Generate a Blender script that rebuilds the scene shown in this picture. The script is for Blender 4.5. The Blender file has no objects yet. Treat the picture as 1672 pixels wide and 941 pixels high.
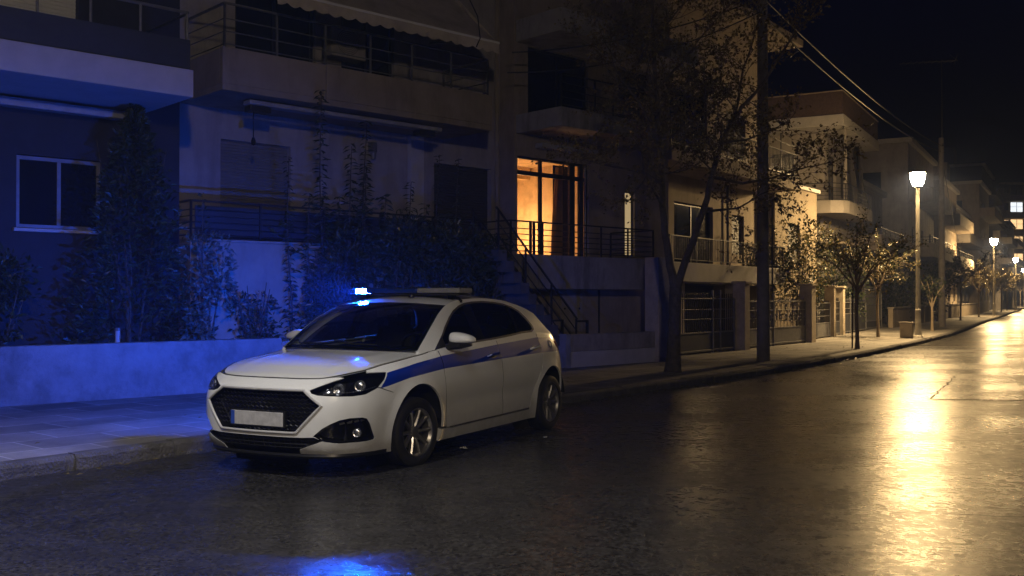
import bpy, bmesh, math, random
from mathutils import Vector, Matrix
from mathutils.geometry import delaunay_2d_cdt
rng = random.Random(7)
scene = bpy.context.scene
COL = scene.collection
R = math.radians

# ------------------------------------------------------------------ object helpers
def link(o, parent=None):
    COL.objects.link(o)
    if parent is not None: o.parent = parent
    return o
def tag(o, label=None, cat=None, group=None, kind=None):
    if label: o['label'] = label
    if cat: o['category'] = cat
    if group: o['group'] = group
    if kind: o['kind'] = kind
    return o
def empty(name, loc, rz=0.0, label=None, cat=None, group=None):
    o = bpy.data.objects.new(name, None); o.empty_display_size = .2
    o.location = loc; o.rotation_euler = (0, 0, rz)
    link(o); return tag(o, label, cat, group)
def copy_tree(o, parent=None):
    c = o.copy(); link(c, parent)
    for ch in list(o.children): copy_tree(ch, c)
    return c

class MB:
    """collects faces of one mesh object"""
    def __init__(s, du=0.0): s.v = []; s.f = []; s.m = []; s.du = du
    def add(s, vs, fs, mi=0):
        b = len(s.v); s.v += [(p[0]+s.du, p[1], p[2]) for p in vs]
        s.f += [tuple(b+i for i in f) for f in fs]; s.m += [mi]*len(fs)
    def box(s, x0, x1, y0, y1, z0, z1, mi=0):
        s.add([(x0,y0,z0),(x1,y0,z0),(x1,y1,z0),(x0,y1,z0),(x0,y0,z1),(x1,y0,z1),(x1,y1,z1),(x0,y1,z1)],
              [(3,2,1,0),(4,5,6,7),(0,1,5,4),(1,2,6,5),(2,3,7,6),(3,0,4,7)], mi)
    def quad(s, a, b, c, d, mi=0): s.add([a,b,c,d], [(0,1,2,3)], mi)
    def bar(s, a, b, w, h=None, mi=0, up=(0,0,1)):
        """square bar from a to b"""
        a, b = Vector(a), Vector(b); h = h or w; t = (b-a).normalized(); u = Vector(up)
        if abs(t.dot(u)) > .95: u = Vector((1,0,0))
        r = t.cross(u).normalized(); u = r.cross(t)
        vs = []
        for p in (a, b):
            for i, j in ((-1,-1),(1,-1),(1,1),(-1,1)): vs.append(tuple(p + r*(i*w/2) + u*(j*h/2)))
        s.add(vs, [(3,2,1,0),(4,5,6,7),(0,1,5,4),(1,2,6,5),(2,3,7,6),(3,0,4,7)], mi)
    def tube(s, pts, rad, n=8, mi=0, cap=True, closed=False):
        pts = [Vector(p) for p in pts]; m = len(pts)
        if not isinstance(rad, (list, tuple)): rad = [rad]*m
        vs = []; ref = None
        for i in range(m):
            if closed: t = pts[(i+1) % m]-pts[i-1]
            else: t = pts[min(i+1, m-1)]-pts[max(i-1, 0)]
            if t.length < 1e-9: t = Vector((0,0,1))
            t.normalize()
            if ref is None:
                ref = Vector((0,0,1)) if abs(t.z) < .9 else Vector((1,0,0))
                ref = (ref-t*ref.dot(t)).normalized()
            else:
                r2 = ref-t*ref.dot(t); ref = r2.normalized() if r2.length > 1e-6 else ref
            w = t.cross(ref)
            for k in range(n):
                a = 2*math.pi*k/n
                vs.append(tuple(pts[i]+(ref*math.cos(a)+w*math.sin(a))*rad[i]))
        fs = []
        for i in range(m if closed else m-1):
            j = (i+1) % m
            for k in range(n):
                fs.append((i*n+k, i*n+(k+1) % n, j*n+(k+1) % n, j*n+k))
        if cap and not closed:
            fs.append(tuple(range(n-1, -1, -1))); fs.append(tuple((m-1)*n+k for k in range(n)))
        s.add(vs, fs, mi)
    def lathe(s, prof, n=24, axis='z', c=(0,0,0), mi=0):
        vs = []
        for r, h in prof:
            for k in range(n):
                a = 2*math.pi*k/n; x, y = r*math.cos(a), r*math.sin(a)
                p = (x, y, h) if axis == 'z' else ((x, h, y) if axis == 'y' else (h, x, y))
                vs.append((p[0]+c[0], p[1]+c[1], p[2]+c[2]))
        fs = []
        for i in range(len(prof)-1):
            for k in range(n):
                q = (i*n+k, i*n+(k+1) % n, (i+1)*n+(k+1) % n, (i+1)*n+k)
                fs.append(q if axis != 'y' else q[::-1])
        s.add(vs, fs, mi)
    def grid(s, P, mi=0, flip=False):
        n, m = len(P), len(P[0]); fs = []
        for i in range(n-1):
            for j in range(m-1):
                q = (i*m+j, (i+1)*m+j, (i+1)*m+j+1, i*m+j+1)
                fs.append(q[::-1] if flip else q)
        s.add([p for row in P for p in row], fs, mi)
    def leaf(s, p, d, size, wid=.5, mi=0, n=None):
        """folded leaf: two quads along d"""
        p = Vector(p); d = Vector(d).normalized()
        n = Vector(n) if n is not None else Vector((rng.uniform(-1,1), rng.uniform(-1,1), rng.uniform(-.2,1)))
        r = d.cross(n)
        if r.length < 1e-4: r = d.cross(Vector((1,.3,.2)))
        r.normalize(); u = r.cross(d)
        a = p; b = p+d*size; m = p+d*size*.5
        l = m+r*size*wid*.5+u*size*.12; q = m-r*size*wid*.5+u*size*.12
        s.add([tuple(a), tuple(l), tuple(b), tuple(q)], [(0,3,2),(0,2,1)], mi)
    def build(s, name, mats, parent=None, smooth=False, bevel=0.0, weld=False, sharp=35):
        me = bpy.data.meshes.new(name); me.from_pydata(s.v, [], s.f)
        if not isinstance(mats, (list, tuple)): mats = [mats]
        for m in mats: me.materials.append(m)
        me.polygons.foreach_set('material_index', s.m)
        if weld:
            bm = bmesh.new(); bm.from_mesh(me); bmesh.ops.remove_doubles(bm, verts=bm.verts, dist=1e-4); bm.to_mesh(me); bm.free()
        if smooth:
            me.polygons.foreach_set('use_smooth', [True]*len(me.polygons))
            try: me.set_sharp_from_angle(angle=R(sharp))
            except Exception: pass
        me.update()
        o = bpy.data.objects.new(name, me); link(o, parent)
        if bevel:
            b = o.modifiers.new('bevel', 'BEVEL'); b.width = bevel; b.segments = 2; b.limit_method = 'ANGLE'; b.angle_limit = R(40)
        return o

# ------------------------------------------------------------------ materials
def new_mat(name):
    m = bpy.data.materials.new(name); m.use_nodes = True
    nt = m.node_tree; nt.nodes.clear(); return m, nt, nt.nodes, nt.links
def pbr(name, col, rough=.8, var=.2, scale=2.0, bump=.15, bscale=80., metal=0., coat=0., spec=.5, stain=0., rvar=0., bdist=.004, streak=False):
    m, nt, N, L = new_mat(name)
    out = N.new('ShaderNodeOutputMaterial'); b = N.new('ShaderNodeBsdfPrincipled'); L.new(b.outputs[0], out.inputs[0])
    tc = N.new('ShaderNodeTexCoord')
    n1 = N.new('ShaderNodeTexNoise'); n1.inputs['Scale'].default_value = scale; n1.inputs['Detail'].default_value = 6; n1.inputs['Roughness'].default_value = .65
    L.new(tc.outputs['Object'], n1.inputs['Vector'])
    mix = N.new('ShaderNodeMix'); mix.data_type = 'RGBA'
    mix.inputs['A'].default_value = (*[c*(1-var) for c in col], 1); mix.inputs['B'].default_value = (*[min(1, c*(1+var)) for c in col], 1)
    mr = N.new('ShaderNodeMapRange'); mr.inputs[1].default_value = .3; mr.inputs[2].default_value = .7
    L.new(n1.outputs[0], mr.inputs[0]); L.new(mr.outputs[0], mix.inputs['Factor'])
    cout = mix.outputs['Result']
    if stain:
        mp = N.new('ShaderNodeMapping'); mp.inputs['Scale'].default_value = (2.2, 2.2, .5 if streak else 1.6); L.new(tc.outputs['Object'], mp.inputs[0])
        n2 = N.new('ShaderNodeTexNoise'); n2.inputs['Scale'].default_value = .9; n2.inputs['Detail'].default_value = 8; n2.inputs['Roughness'].default_value = .7
        L.new(mp.outputs[0], n2.inputs['Vector'])
        cr = N.new('ShaderNodeMapRange'); cr.inputs[1].default_value = .48; cr.inputs[2].default_value = .68; cr.inputs[4].default_value = stain
        L.new(n2.outputs[0], cr.inputs[0])
        mx = N.new('ShaderNodeMix'); mx.data_type = 'RGBA'; L.new(cr.outputs[0], mx.inputs['Factor']); L.new(cout, mx.inputs['A'])
        mx.inputs['B'].default_value = (col[0]*.28, col[1]*.26, col[2]*.24, 1); cout = mx.outputs['Result']
    L.new(cout, b.inputs['Base Color'])
    b.inputs['Metallic'].default_value = metal; b.inputs['Roughness'].default_value = rough
    b.inputs['Specular IOR Level'].default_value = spec; b.inputs['Coat Weight'].default_value = coat; b.inputs['Coat Roughness'].default_value = .03
    if rvar:
        r = N.new('ShaderNodeMapRange'); r.inputs[1].default_value = .3; r.inputs[2].default_value = .7; r.inputs[3].default_value = rough-rvar; r.inputs[4].default_value = rough+rvar
        L.new(n1.outputs[0], r.inputs[0]); L.new(r.outputs[0], b.inputs['Roughness'])
    if bump:
        n3 = N.new('ShaderNodeTexNoise'); n3.inputs['Scale'].default_value = bscale; n3.inputs['Detail'].default_value = 4
        L.new(tc.outputs['Object'], n3.inputs['Vector'])
        bp = N.new('ShaderNodeBump'); bp.inputs['Strength'].default_value = bump; bp.inputs['Distance'].default_value = bdist*5
        L.new(n3.outputs[0], bp.inputs['Height']); L.new(bp.outputs[0], b.inputs['Normal'])
    return m
def emit(name, col, strength):
    m, nt, N, L = new_mat(name)
    out = N.new('ShaderNodeOutputMaterial'); e = N.new('ShaderNodeEmission'); L.new(e.outputs[0], out.inputs[0])
    e.inputs[0].default_value = (*col, 1); e.inputs[1].default_value = strength
    return m
def glow_glass(name, col, strength, clear=.75):
    m, nt, N, L = new_mat(name)
    out = N.new('ShaderNodeOutputMaterial'); ad = N.new('ShaderNodeAddShader'); L.new(ad.outputs[0], out.inputs[0])
    e = N.new('ShaderNodeEmission'); e.inputs[0].default_value = (*col, 1); e.inputs[1].default_value = strength
    t = N.new('ShaderNodeBsdfTransparent'); t.inputs[0].default_value = (clear, clear, clear, 1)
    L.new(e.outputs[0], ad.inputs[0]); L.new(t.outputs[0], ad.inputs[1]); return m
def glass(name, tint=(.5,.5,.5), rough=.02, ior=1.5):
    """thin pane: Fresnel reflection over a tinted see-through body"""
    m, nt, N, L = new_mat(name)
    out = N.new('ShaderNodeOutputMaterial'); mx = N.new('ShaderNodeMixShader'); L.new(mx.outputs[0], out.inputs[0])
    t = N.new('ShaderNodeBsdfTransparent'); t.inputs[0].default_value = (*tint, 1)
    g = N.new('ShaderNodeBsdfGlossy'); g.inputs['Roughness'].default_value = rough
    lw = N.new('ShaderNodeLayerWeight'); lw.inputs[0].default_value = .5
    p = N.new('ShaderNodeMath'); p.operation = 'POWER'; p.inputs[1].default_value = 5; L.new(lw.outputs['Facing'], p.inputs[0])
    f = N.new('ShaderNodeMath'); f.operation = 'MULTIPLY_ADD'; f.inputs[1].default_value = .94; f.inputs[2].default_value = .055; L.new(p.outputs[0], f.inputs[0])
    L.new(f.outputs[0], mx.inputs[0]); L.new(t.outputs[0], mx.inputs[1]); L.new(g.outputs[0], mx.inputs[2])
    return m
def leafmat(name, col, var=.5, trans=.25, rough=.45):
    m, nt, N, L = new_mat(name)
    out = N.new('ShaderNodeOutputMaterial'); b = N.new('ShaderNodeBsdfPrincipled')
    tc = N.new('ShaderNodeTexCoord'); n1 = N.new('ShaderNodeTexNoise'); n1.inputs['Scale'].default_value = 5; L.new(tc.outputs['Object'], n1.inputs['Vector'])
    mr = N.new('ShaderNodeMapRange'); mr.inputs[1].default_value = .35; mr.inputs[2].default_value = .65; L.new(n1.outputs[0], mr.inputs[0])
    mix = N.new('ShaderNodeMix'); mix.data_type = 'RGBA'; L.new(mr.outputs[0], mix.inputs['Factor'])
    mix.inputs['A'].default_value = (*[c*(1-var) for c in col], 1); mix.inputs['B'].default_value = (*[c*(1+var) for c in col], 1)
    L.new(mix.outputs['Result'], b.inputs['Base Color']); b.inputs['Roughness'].default_value = rough
    t = N.new('ShaderNodeBsdfTranslucent'); L.new(mix.outputs['Result'], t.inputs[0])
    ms = N.new('ShaderNodeMixShader'); ms.inputs[0].default_value = trans
    L.new(b.outputs[0], ms.inputs[1]); L.new(t.outputs[0], ms.inputs[2]); L.new(ms.outputs[0], out.inputs[0])
    return m

WARM = (1.0, .66, .29)
M = dict(
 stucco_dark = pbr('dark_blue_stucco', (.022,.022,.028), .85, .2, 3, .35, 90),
 stucco_cream = pbr('cream_stucco', (.33,.30,.27), .88, .14, 2, .3, 90, stain=.35, streak=True),
 stucco_tan = pbr('tan_stucco', (.30,.25,.19), .88, .14, 2, .3, 90, stain=.4, streak=True),
 concrete = pbr('stained_concrete', (.30,.27,.24), .9, .2, 3, .4, 70, stain=.6, streak=True),
 grey_plaster = pbr('grey_plaster', (.30,.285,.28), .9, .18, 3, .4, 60, stain=.75, streak=True),
 white_plaster = pbr('white_plaster', (.46,.44,.42), .85, .08, 3, .2, 90, stain=.15),
 wall_paint = pbr('flaking_wall_paint', (.25,.25,.26), .9, .25, 2.5, .5, 40, stain=.55),
 white_metal = pbr('white_metal', (.7,.7,.7), .4, .05, 3, 0),
 case_metal = pbr('aged_case_metal', (.30,.30,.30), .5, .2, 6, 0),
 frame_grey = pbr('aged_window_frame', (.20,.20,.21), .5, .2, 6, 0),
 dark_metal = pbr('dark_metal', (.02,.02,.023), .45, .3, 8, .1, 200),
 grey_metal = pbr('grey_metal', (.16,.16,.165), .5, .25, 8, .15, 120, metal=.3),
 lamp_metal = pbr('lamp_post_paint', (.42,.40,.36), .5, .15, 6, .1, 120),
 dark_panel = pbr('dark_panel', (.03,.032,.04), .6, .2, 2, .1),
 shutter = pbr('roller_shutter', (.17,.155,.135), .6, .12, 4, .05),
 shutter_dark = pbr('dark_shutter', (.055,.05,.045), .6, .15, 4, .05),
 fabric = pbr('awning_fabric', (.48,.42,.35), .95, .15, 1.5, .25, 200, stain=.3),
 pane_dark = pbr('dark_window_glass', (.006,.007,.01), .06, .2, 1, 0, spec=.6),
 soil = pbr('garden_soil', (.05,.042,.035), .95, .4, 4, .6, 30, bdist=.02),
 bark = pbr('bark', (.085,.07,.06), .9, .4, 9, .8, 40, bdist=.008),
 bark_pale = pbr('pale_bark', (.22,.175,.12), .9, .3, 9, .6, 40),
 pole_concrete = pbr('pole_concrete', (.17,.155,.145), .85, .25, 5, .4, 60, stain=.4, streak=True),
 pillar = pbr('pillar_render', (.42,.36,.28), .88, .18, 4, .35, 70, stain=.4),
 brick_brown = pbr('brown_tile', (.09,.06,.05), .8, .3, 10, .4, 40),
 black = pbr('matte_black', (.006,.006,.007), .8, .2, 5, 0),
 cable = pbr('black_cable', (.012,.012,.014), .6, .2, 5, 0),
 room_wall = pbr('orange_room_wall', (.82,.60,.34), .9, .22, 2.2, .1, 30, stain=.5),
 curtain = pbr('brown_curtain', (.34,.22,.10), .9, .15, 6, .1),
 leaf_brown = leafmat('autumn_leaf', (.085,.058,.022)),
 leaf_green = leafmat('dark_green_leaf', (.032,.044,.018)),
 leaf_olive = leafmat('olive_leaf', (.15,.12,.045)),
 leaf_silver = leafmat('grey_green_leaf', (.055,.07,.05), .5, .15, .35),
 leaf_glossy = leafmat('glossy_leaf', (.12,.14,.12), .5, .15, .28),
 ochre = pbr('ochre_render', (.19,.155,.11), .88, .2, 2, .3, 90, stain=.4, streak=True),
 litter = pbr('white_paper', (.75,.75,.72), .9, .05, 5, 0),
)
pane_clear = glass('clear_window_glass', (.94,.94,.94))
# asphalt: worn, fine-grained, with damp smooth patches
def asphalt(name, col=.042, r0=.32, r1=.62, bs=1.0):
    m, nt, N, L = new_mat(name)
    out = N.new('ShaderNodeOutputMaterial'); b = N.new('ShaderNodeBsdfPrincipled'); L.new(b.outputs[0], out.inputs[0])
    tc = N.new('ShaderNodeTexCoord')
    def noise(sc, det=4, ro=.6, vec=None):
        n = N.new('ShaderNodeTexNoise'); n.inputs['Scale'].default_value = sc; n.inputs['Detail'].default_value = det; n.inputs['Roughness'].default_value = ro
        L.new(vec or tc.outputs['Object'], n.inputs['Vector']); return n.outputs[0]
    def mr(x, a, b_, c, d):
        q = N.new('ShaderNodeMapRange'); q.inputs[1].default_value = a; q.inputs[2].default_value = b_; q.inputs[3].default_value = c; q.inputs[4].default_value = d
        L.new(x, q.inputs[0]); return q.outputs[0]
    big = noise(.45, 5, .6); mid = noise(2.6, 6, .7); fine = noise(33, 3, .8); grain = noise(95, 2, .6)
    mp = N.new('ShaderNodeMapping'); mp.inputs['Rotation'].default_value = (0, 0, R(-55)); mp.inputs['Scale'].default_value = (.22, .5, 1); L.new(tc.outputs['Object'], mp.inputs[0])
    tracks = noise(1.3, 4, .55, mp.outputs[0])
    c1 = mr(mid, .3, .7, col*.72, col*1.28); c2 = mr(fine, .40, .64, .25, 2.3); c3 = mr(big, .3, .7, .8, 1.2)
    def mul(x, y):
        q = N.new('ShaderNodeMath'); q.operation = 'MULTIPLY'; L.new(x, q.inputs[0]); L.new(y, q.inputs[1]); return q.outputs[0]
    v = mul(mul(c1, c2), c3)
    cc = N.new('ShaderNodeCombineColor'); 
    for i, k in enumerate((1.04, 1.0, .97)):
        q = N.new('ShaderNodeMath'); q.operation = 'MULTIPLY'; q.inputs[1].default_value = k; L.new(v, q.inputs[0]); L.new(q.outputs[0], cc.inputs[i])
    L.new(cc.outputs[0], b.inputs['Base Color'])
    rr = N.new('ShaderNodeMath'); rr.operation = 'ADD'; L.new(mr(tracks, .35, .65, r0, r1), rr.inputs[0]); L.new(mr(noise(11, 5, .8), .35, .65, -.05, .09), rr.inputs[1])
    L.new(rr.outputs[0], b.inputs['Roughness']); patch = noise(6.5, 6, .78); L.new(mr(patch, .38, .62, .05, .66), b.inputs['Specular IOR Level'])
    hsum = N.new('ShaderNodeMath'); hsum.operation = 'ADD'; L.new(mr(fine, 0, 1, 0, 1), hsum.inputs[0]); L.new(mr(grain, 0, 1, 0, .5), hsum.inputs[1])
    bp = N.new('ShaderNodeBump'); bp.inputs['Strength'].default_value = .62*bs; bp.inputs['Distance'].default_value = .0032; L.new(hsum.outputs[0], bp.inputs['Height'])
    bp2 = N.new('ShaderNodeBump'); bp2.inputs['Strength'].default_value = .05*bs; bp2.inputs['Distance'].default_value = .02; L.new(mid, bp2.inputs['Height']); L.new(bp.outputs[0], bp2.inputs['Normal'])
    L.new(bp2.outputs[0], b.inputs['Normal'])
    return m
M['asphalt'] = asphalt('worn_asphalt', .024, .22, .32)
M['asphalt_new'] = asphalt('asphalt_repair', .036, .20, .30, .9)
def paving(name):
    m, nt, N, L = new_mat(name)
    out = N.new('ShaderNodeOutputMaterial'); b = N.new('ShaderNodeBsdfPrincipled'); L.new(b.outputs[0], out.inputs[0])
    tc = N.new('ShaderNodeTexCoord'); mp = N.new('ShaderNodeMapping'); mp.inputs['Rotation'].default_value = (0, 0, R(-51)); L.new(tc.outputs['Object'], mp.inputs[0])
    br = N.new('ShaderNodeTexBrick'); L.new(mp.outputs[0], br.inputs['Vector']); br.inputs['Scale'].default_value = 1.0
    br.inputs['Brick Width'].default_value = .9; br.inputs['Row Height'].default_value = .62; br.inputs['Mortar Size'].default_value = .012
    br.inputs['Color1'].default_value = (.15,.142,.13,1); br.inputs['Color2'].default_value = (.25,.238,.22,1); br.inputs['Mortar'].default_value = (.40,.385,.36,1)
    n = N.new('ShaderNodeTexNoise'); n.inputs['Scale'].default_value = 1.6; n.inputs['Detail'].default_value = 7; n.inputs['Roughness'].default_value = .7; L.new(tc.outputs['Object'], n.inputs['Vector'])
    r = N.new('ShaderNodeMapRange'); r.inputs[1].default_value = .3; r.inputs[2].default_value = .7; r.inputs[3].default_value = .55; r.inputs[4].default_value = 1.25; L.new(n.outputs[0], r.inputs[0])
    mx = N.new('ShaderNodeMix'); mx.data_type = 'RGBA'; mx.blend_type = 'MULTIPLY'; mx.inputs['Factor'].default_value = 1
    L.new(br.outputs['Color'], mx.inputs['A']); L.new(r.outputs[0], mx.inputs['B']); L.new(mx.outputs['Result'], b.inputs['Base Color'])
    b.inputs['Roughness'].default_value = .72
    n3 = N.new('ShaderNodeTexNoise'); n3.inputs['Scale'].default_value = 45; n3.inputs['Detail'].default_value = 5; L.new(tc.outputs['Object'], n3.inputs['Vector'])
    ad = N.new('ShaderNodeMath'); ad.operation = 'MULTIPLY_ADD'; L.new(br.outputs['Fac'], ad.inputs[0]); ad.inputs[1].default_value = -1.2; L.new(n3.outputs[0], ad.inputs[2])
    bp = N.new('ShaderNodeBump'); bp.inputs['Strength'].default_value = .5; bp.inputs['Distance'].default_value = .008; L.new(ad.outputs[0], bp.inputs['Height']); L.new(bp.outputs[0], b.inputs['Normal'])
    return m
M['paving'] = paving('pavement_slabs')
M['kerb'] = pbr('kerb_stone', (.10,.095,.09), .85, .35, 5, .6, 40, stain=.7, bdist=.01)

# ------------------------------------------------------------------ camera and sky
cam = bpy.data.cameras.new('camera'); cam.lens = 35.0; cam.sensor_width = 36.0; cam.clip_end = 1500
co = bpy.data.objects.new('camera', cam); link(co)
EYE = 1.556
co.location = (0, 0, EYE); co.rotation_euler = (R(90.58), 0, 0)
scene.camera = co
w = bpy.data.worlds.new('World'); scene.world = w; w.use_nodes = True
nt = w.node_tree; nt.nodes.clear()
wo = nt.nodes.new('ShaderNodeOutputWorld'); bg = nt.nodes.new('ShaderNodeBackground'); sk = nt.nodes.new('ShaderNodeTexSky')
sk.sky_type = 'NISHITA'; sk.sun_disc = False; sk.sun_elevation = R(-3); sk.sun_rotation = R(200)
tint = nt.nodes.new('ShaderNodeMix'); tint.data_type = 'RGBA'; tint.blend_type = 'MULTIPLY'; tint.inputs['Factor'].default_value = 1; tint.inputs['B'].default_value = (.10,.14,1.0,1)
nt.links.new(sk.outputs[0], tint.inputs['A']); nt.links.new(tint.outputs['Result'], bg.inputs[0]); nt.links.new(bg.outputs[0], wo.inputs[0]); bg.inputs[1].default_value = .06
scene.view_settings.view_transform = 'Standard'; scene.view_settings.look = 'None'; scene.view_settings.gamma = 1; scene.view_settings.exposure = 0
scene.render.engine = 'CYCLES'
cy = scene.cycles
cy.use_denoising = True
try: cy.denoising_prefilter = 'ACCURATE'
except Exception: pass
try: cy.denoiser = 'OPENIMAGEDENOISE'
except Exception: pass
cy.max_bounces = 6; cy.diffuse_bounces = 2; cy.glossy_bounces = 3; cy.transparent_max_bounces = 12; cy.transmission_bounces = 4; cy.volume_bounces = 0
cy.sample_clamp_indirect = 4.0; cy.caustics_reflective = False; cy.caustics_refractive = False; cy.use_light_tree = True

# ------------------------------------------------------------------ the street
KP = [(-30.5,-24.5),(-17.4,-7.9),(-4.35,8.47),(-3.11,10.09),(1.575,15.63),(4.09,18.75),(7.43,23.43),(14.15,34.19),(30.57,64.04),(59.5,117.),(104.,199.),(150.,284.)]
def catmull(pts, n):
    out = []
    P = [Vector(p) for p in pts]
    for i in range(len(P)-1):
        a, b, c, d = P[max(i-1,0)], P[i], P[i+1], P[min(i+2, len(P)-1)]
        # centripetal-ish tangents
        def tg(p, q, r):
            d1, d2 = (q-p).length or 1, (r-q).length or 1
            if (q-p).length < 1e-6: return (r-q)/d2
            if (r-q).length < 1e-6: return (q-p)/d1
            return ((q-p)/d1*d2+(r-q)/d2*d1)/(d1+d2)
        L_ = (c-b).length; m0, m1 = tg(a,b,c)*L_, tg(b,c,d)*L_
        for k in range(n):
            t = k/n; t2, t3 = t*t, t*t*t
            out.append(b*(2*t3-3*t2+1)+m0*(t3-2*t2+t)+c*(-2*t3+3*t2)+m1*(t3-t2))
    out.append(P[-1]); return out
KC = catmull(KP, 12)
KN = []
for i in range(len(KC)):
    t = (KC[min(i+1, len(KC)-1)]-KC[max(i-1, 0)]).normalized(); KN.append(Vector((-t.y, t.x)))   # towards the houses
KS = [0.0]
for i in range(1, len(KC)): KS.append(KS[-1]+(KC[i]-KC[i-1]).length)
def street(s, off=0.0):
    """point at arc length s along the kerb, off metres towards the houses"""
    i = 0
    while i < len(KS)-2 and KS[i+1] < s: i += 1
    t = (s-KS[i])/(KS[i+1]-KS[i]); p = KC[i].lerp(KC[i+1], t); n = KN[i].lerp(KN[i+1], t).normalized()
    return p+n*off, n
def strip(offs_z, mb, mi=0, s0=None, s1=None, step=None):
    rows = []
    if step is None: src = list(zip(KC, KN))
    else:
        k = int((s1-s0)/step); src = []
        for j in range(k+1):
            p, n = street(s0+(s1-s0)*j/k); src.append((p, n))
    for p, n in src: rows.append([(p.x+n.x*o, p.y+n.y*o, z) for o, z in offs_z])
    mb.grid(rows, mi, flip=True)
PZ = .14
g = MB(); g.add([(-180,-180,-.03),(380,-180,-.03),(380,380,-.03),(-180,380,-.03)], [(0,1,2,3)])
tag(g.build('ground', M['soil']), kind='structure')
g = MB(); strip([(0.06,0.0),(-3,.03),(-5.2,.04),(-8,.02),(-10.2,0.0)], g)
tag(g.build('road', M['asphalt'], smooth=True), kind='structure')
g = MB(); strip([(.16,PZ-.002),(1.5,PZ+.01),(7.5,PZ+.02)], g); tag(g.build('pavement', M['paving']), kind='structure')
g = MB(); strip([(-10.36,PZ-.002),(-15,PZ+.01)], g); tag(g.build('pavement', M['paving']), kind='structure')
# kerb: separate stones near the camera, one run further off
def kerb(side):
    g = MB(); s = 22.0
    sec = [(0,-.05),(0.005,.105),(.03,.142),(.152,.146),(.155,-.05)]
    def prof(dz, dx): return [((o+dx) if side > 0 else (-10.2-o-dx), z+dz) for o, z in sec]
    while s < 84:
        l = rng.uniform(.92, 1.08); dz = rng.uniform(-.008, .008); dx = rng.uniform(-.012, .012)
        rows = []
        for q in (s+.006, s+l-.006):
            p, n = street(q); rows.append([(p.x+n.x*o, p.y+n.y*o, z+(0 if z < 0 else 0)) for o, z in prof(dz, dx)])
        g.grid(rows, 0, flip=side > 0)
        for r_, fl in ((rows[0], side > 0), (rows[1], side < 0)):
            g.add(r_, [tuple(range(5)) if fl else tuple(range(4, -1, -1))])
        s += l
    for a, b in ((0.0, 22.0), (84.0, KS[-1]-1)):
        rows = []
        k = max(8, int((b-a)/4))
        for j in range(k+1):
            p, n = street(a+(b-a)*j/k); rows.append([(p.x+n.x*o, p.y+n.y*o, z) for o, z in prof(0, 0)])
        g.grid(rows, 0, flip=side > 0)
    tag(g.build('kerb', M['kerb'], bevel=.006), kind='structure')
kerb(1); kerb(-1)
# asphalt repair patch and seams
def ground_poly(name, pts, z, mat):
    g = MB(); g.add([(x, y, z) for x, y in pts], [tuple(range(len(pts)))]); return tag(g.build(name, mat), kind='structure')
ground_poly('road_repair', [(6.3,14.9),(7.6,14.8),(13.6,27.5),(11.4,27.6)], .046, M['asphalt_new'])
def crack(pts, w, z):
    g = MB(); rows = []
    for i, (x, y) in enumerate(pts):
        a = Vector(pts[min(i+1, len(pts)-1)])-Vector(pts[max(i-1, 0)]); n = Vector((-a.y, a.x)).normalized()*w*rng.uniform(.4, 1.3)
        rows.append([(x-n.x, y-n.y, z), (x+n.x, y+n.y, z)])
    g.grid(rows, 0, flip=True); return g
def wob(a, b, n, amp):
    out = []
    for i in range(n+1):
        t = i/n; out.append((a[0]+(b[0]-a[0])*t+rng.uniform(-amp, amp), a[1]+(b[1]-a[1])*t+rng.uniform(-amp, amp)))
    return out
g = MB()
for a, b, w_ in (((2.6,7.05),(4.3,6.75),.010),((6.2,14.86),(8.2,14.7),.016),((6.25,14.9),(8.6,19.3),.014),((3.2,10.9),(5.6,10.4),.012),((8.0,13.2),(4.4,12.6),.008),((-3.9,7.5),(-2.6,8.0),.008),((-1.0,4.9),(.8,4.75),.006)):
    c_ = crack(wob(a, b, 26, .025), w_, .0485); g.add(c_.v, c_.f)
tag(g.build('road_crack', M['black']), kind='structure')

# ------------------------------------------------------------------ street lamps
lamp_glow = glow_glass('lamp_glow', WARM, 250.0)
lamp_glow_white = glow_glass('lamp_glow_white', (1.0,.80,.55), 245.0)
lamp_led = emit('lamp_led', WARM, 5200.0)
def make_lamp(label):
    root = empty('street_lamp', (0,0,0), 0, label, 'street lamp', 'street lamps along the pavement')
    m = MB(); m.lathe([(.0,0),(.17,0),(.17,.04),(.12,.07),(.105,.45),(.095,.9),(.093,.92),(.102,.93),(.102,1.0),(.085,1.02),(.06,5.35),(.075,5.36),(.075,5.44),(.05,5.46)], 20)
    m.build('post', M['lamp_metal'], root, smooth=True)
    m = MB(); m.lathe([(.12,5.45),(.15,5.47),(.19,5.55),(.225,5.66),(.25,5.79),(.266,5.91),(.262,5.95)], 20); m.build('lamp_shade', lamp_glow, root, smooth=True)
    m = MB(); m.lathe([(.10,5.925),(.245,5.93)], 24); m.build('lamp_bulb', lamp_led, root)
    m = MB(); m.lathe([(.0,6.03),(.12,6.015),(.275,5.965),(.28,5.945),(.25,5.94),(.0,5.94)][::-1], 20); m.build('lamp_cap', M['dark_metal'], root, smooth=True)
    m = MB(); m.lathe([(.0,5.44),(.12,5.44),(.13,5.47),(.115,5.48)], 20); m.build('lamp_collar', M['dark_metal'], root, smooth=True)
    return root
lamps = [((14.67,35.97), 'lit street lamp beside the concrete planter block, nearest of the row'),
         ((36.9,76.2), 'second lit street lamp away, beyond the tall dark utility pole'),
         ((57.3,113.2), 'third lit street lamp away along the left pavement'),
         ((79.2,154.0), 'fourth and smallest lit lamp of the left pavement row'),
         ((1.0,-2.6), 'street lamp added as unseen fill on the pavement across the road, behind the camera'),  # unseen fill lamp, added to lift the near facades and car side
         ((118.,238.), 'cool white lamp far down the street near the parked car')]
proto = None
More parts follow.
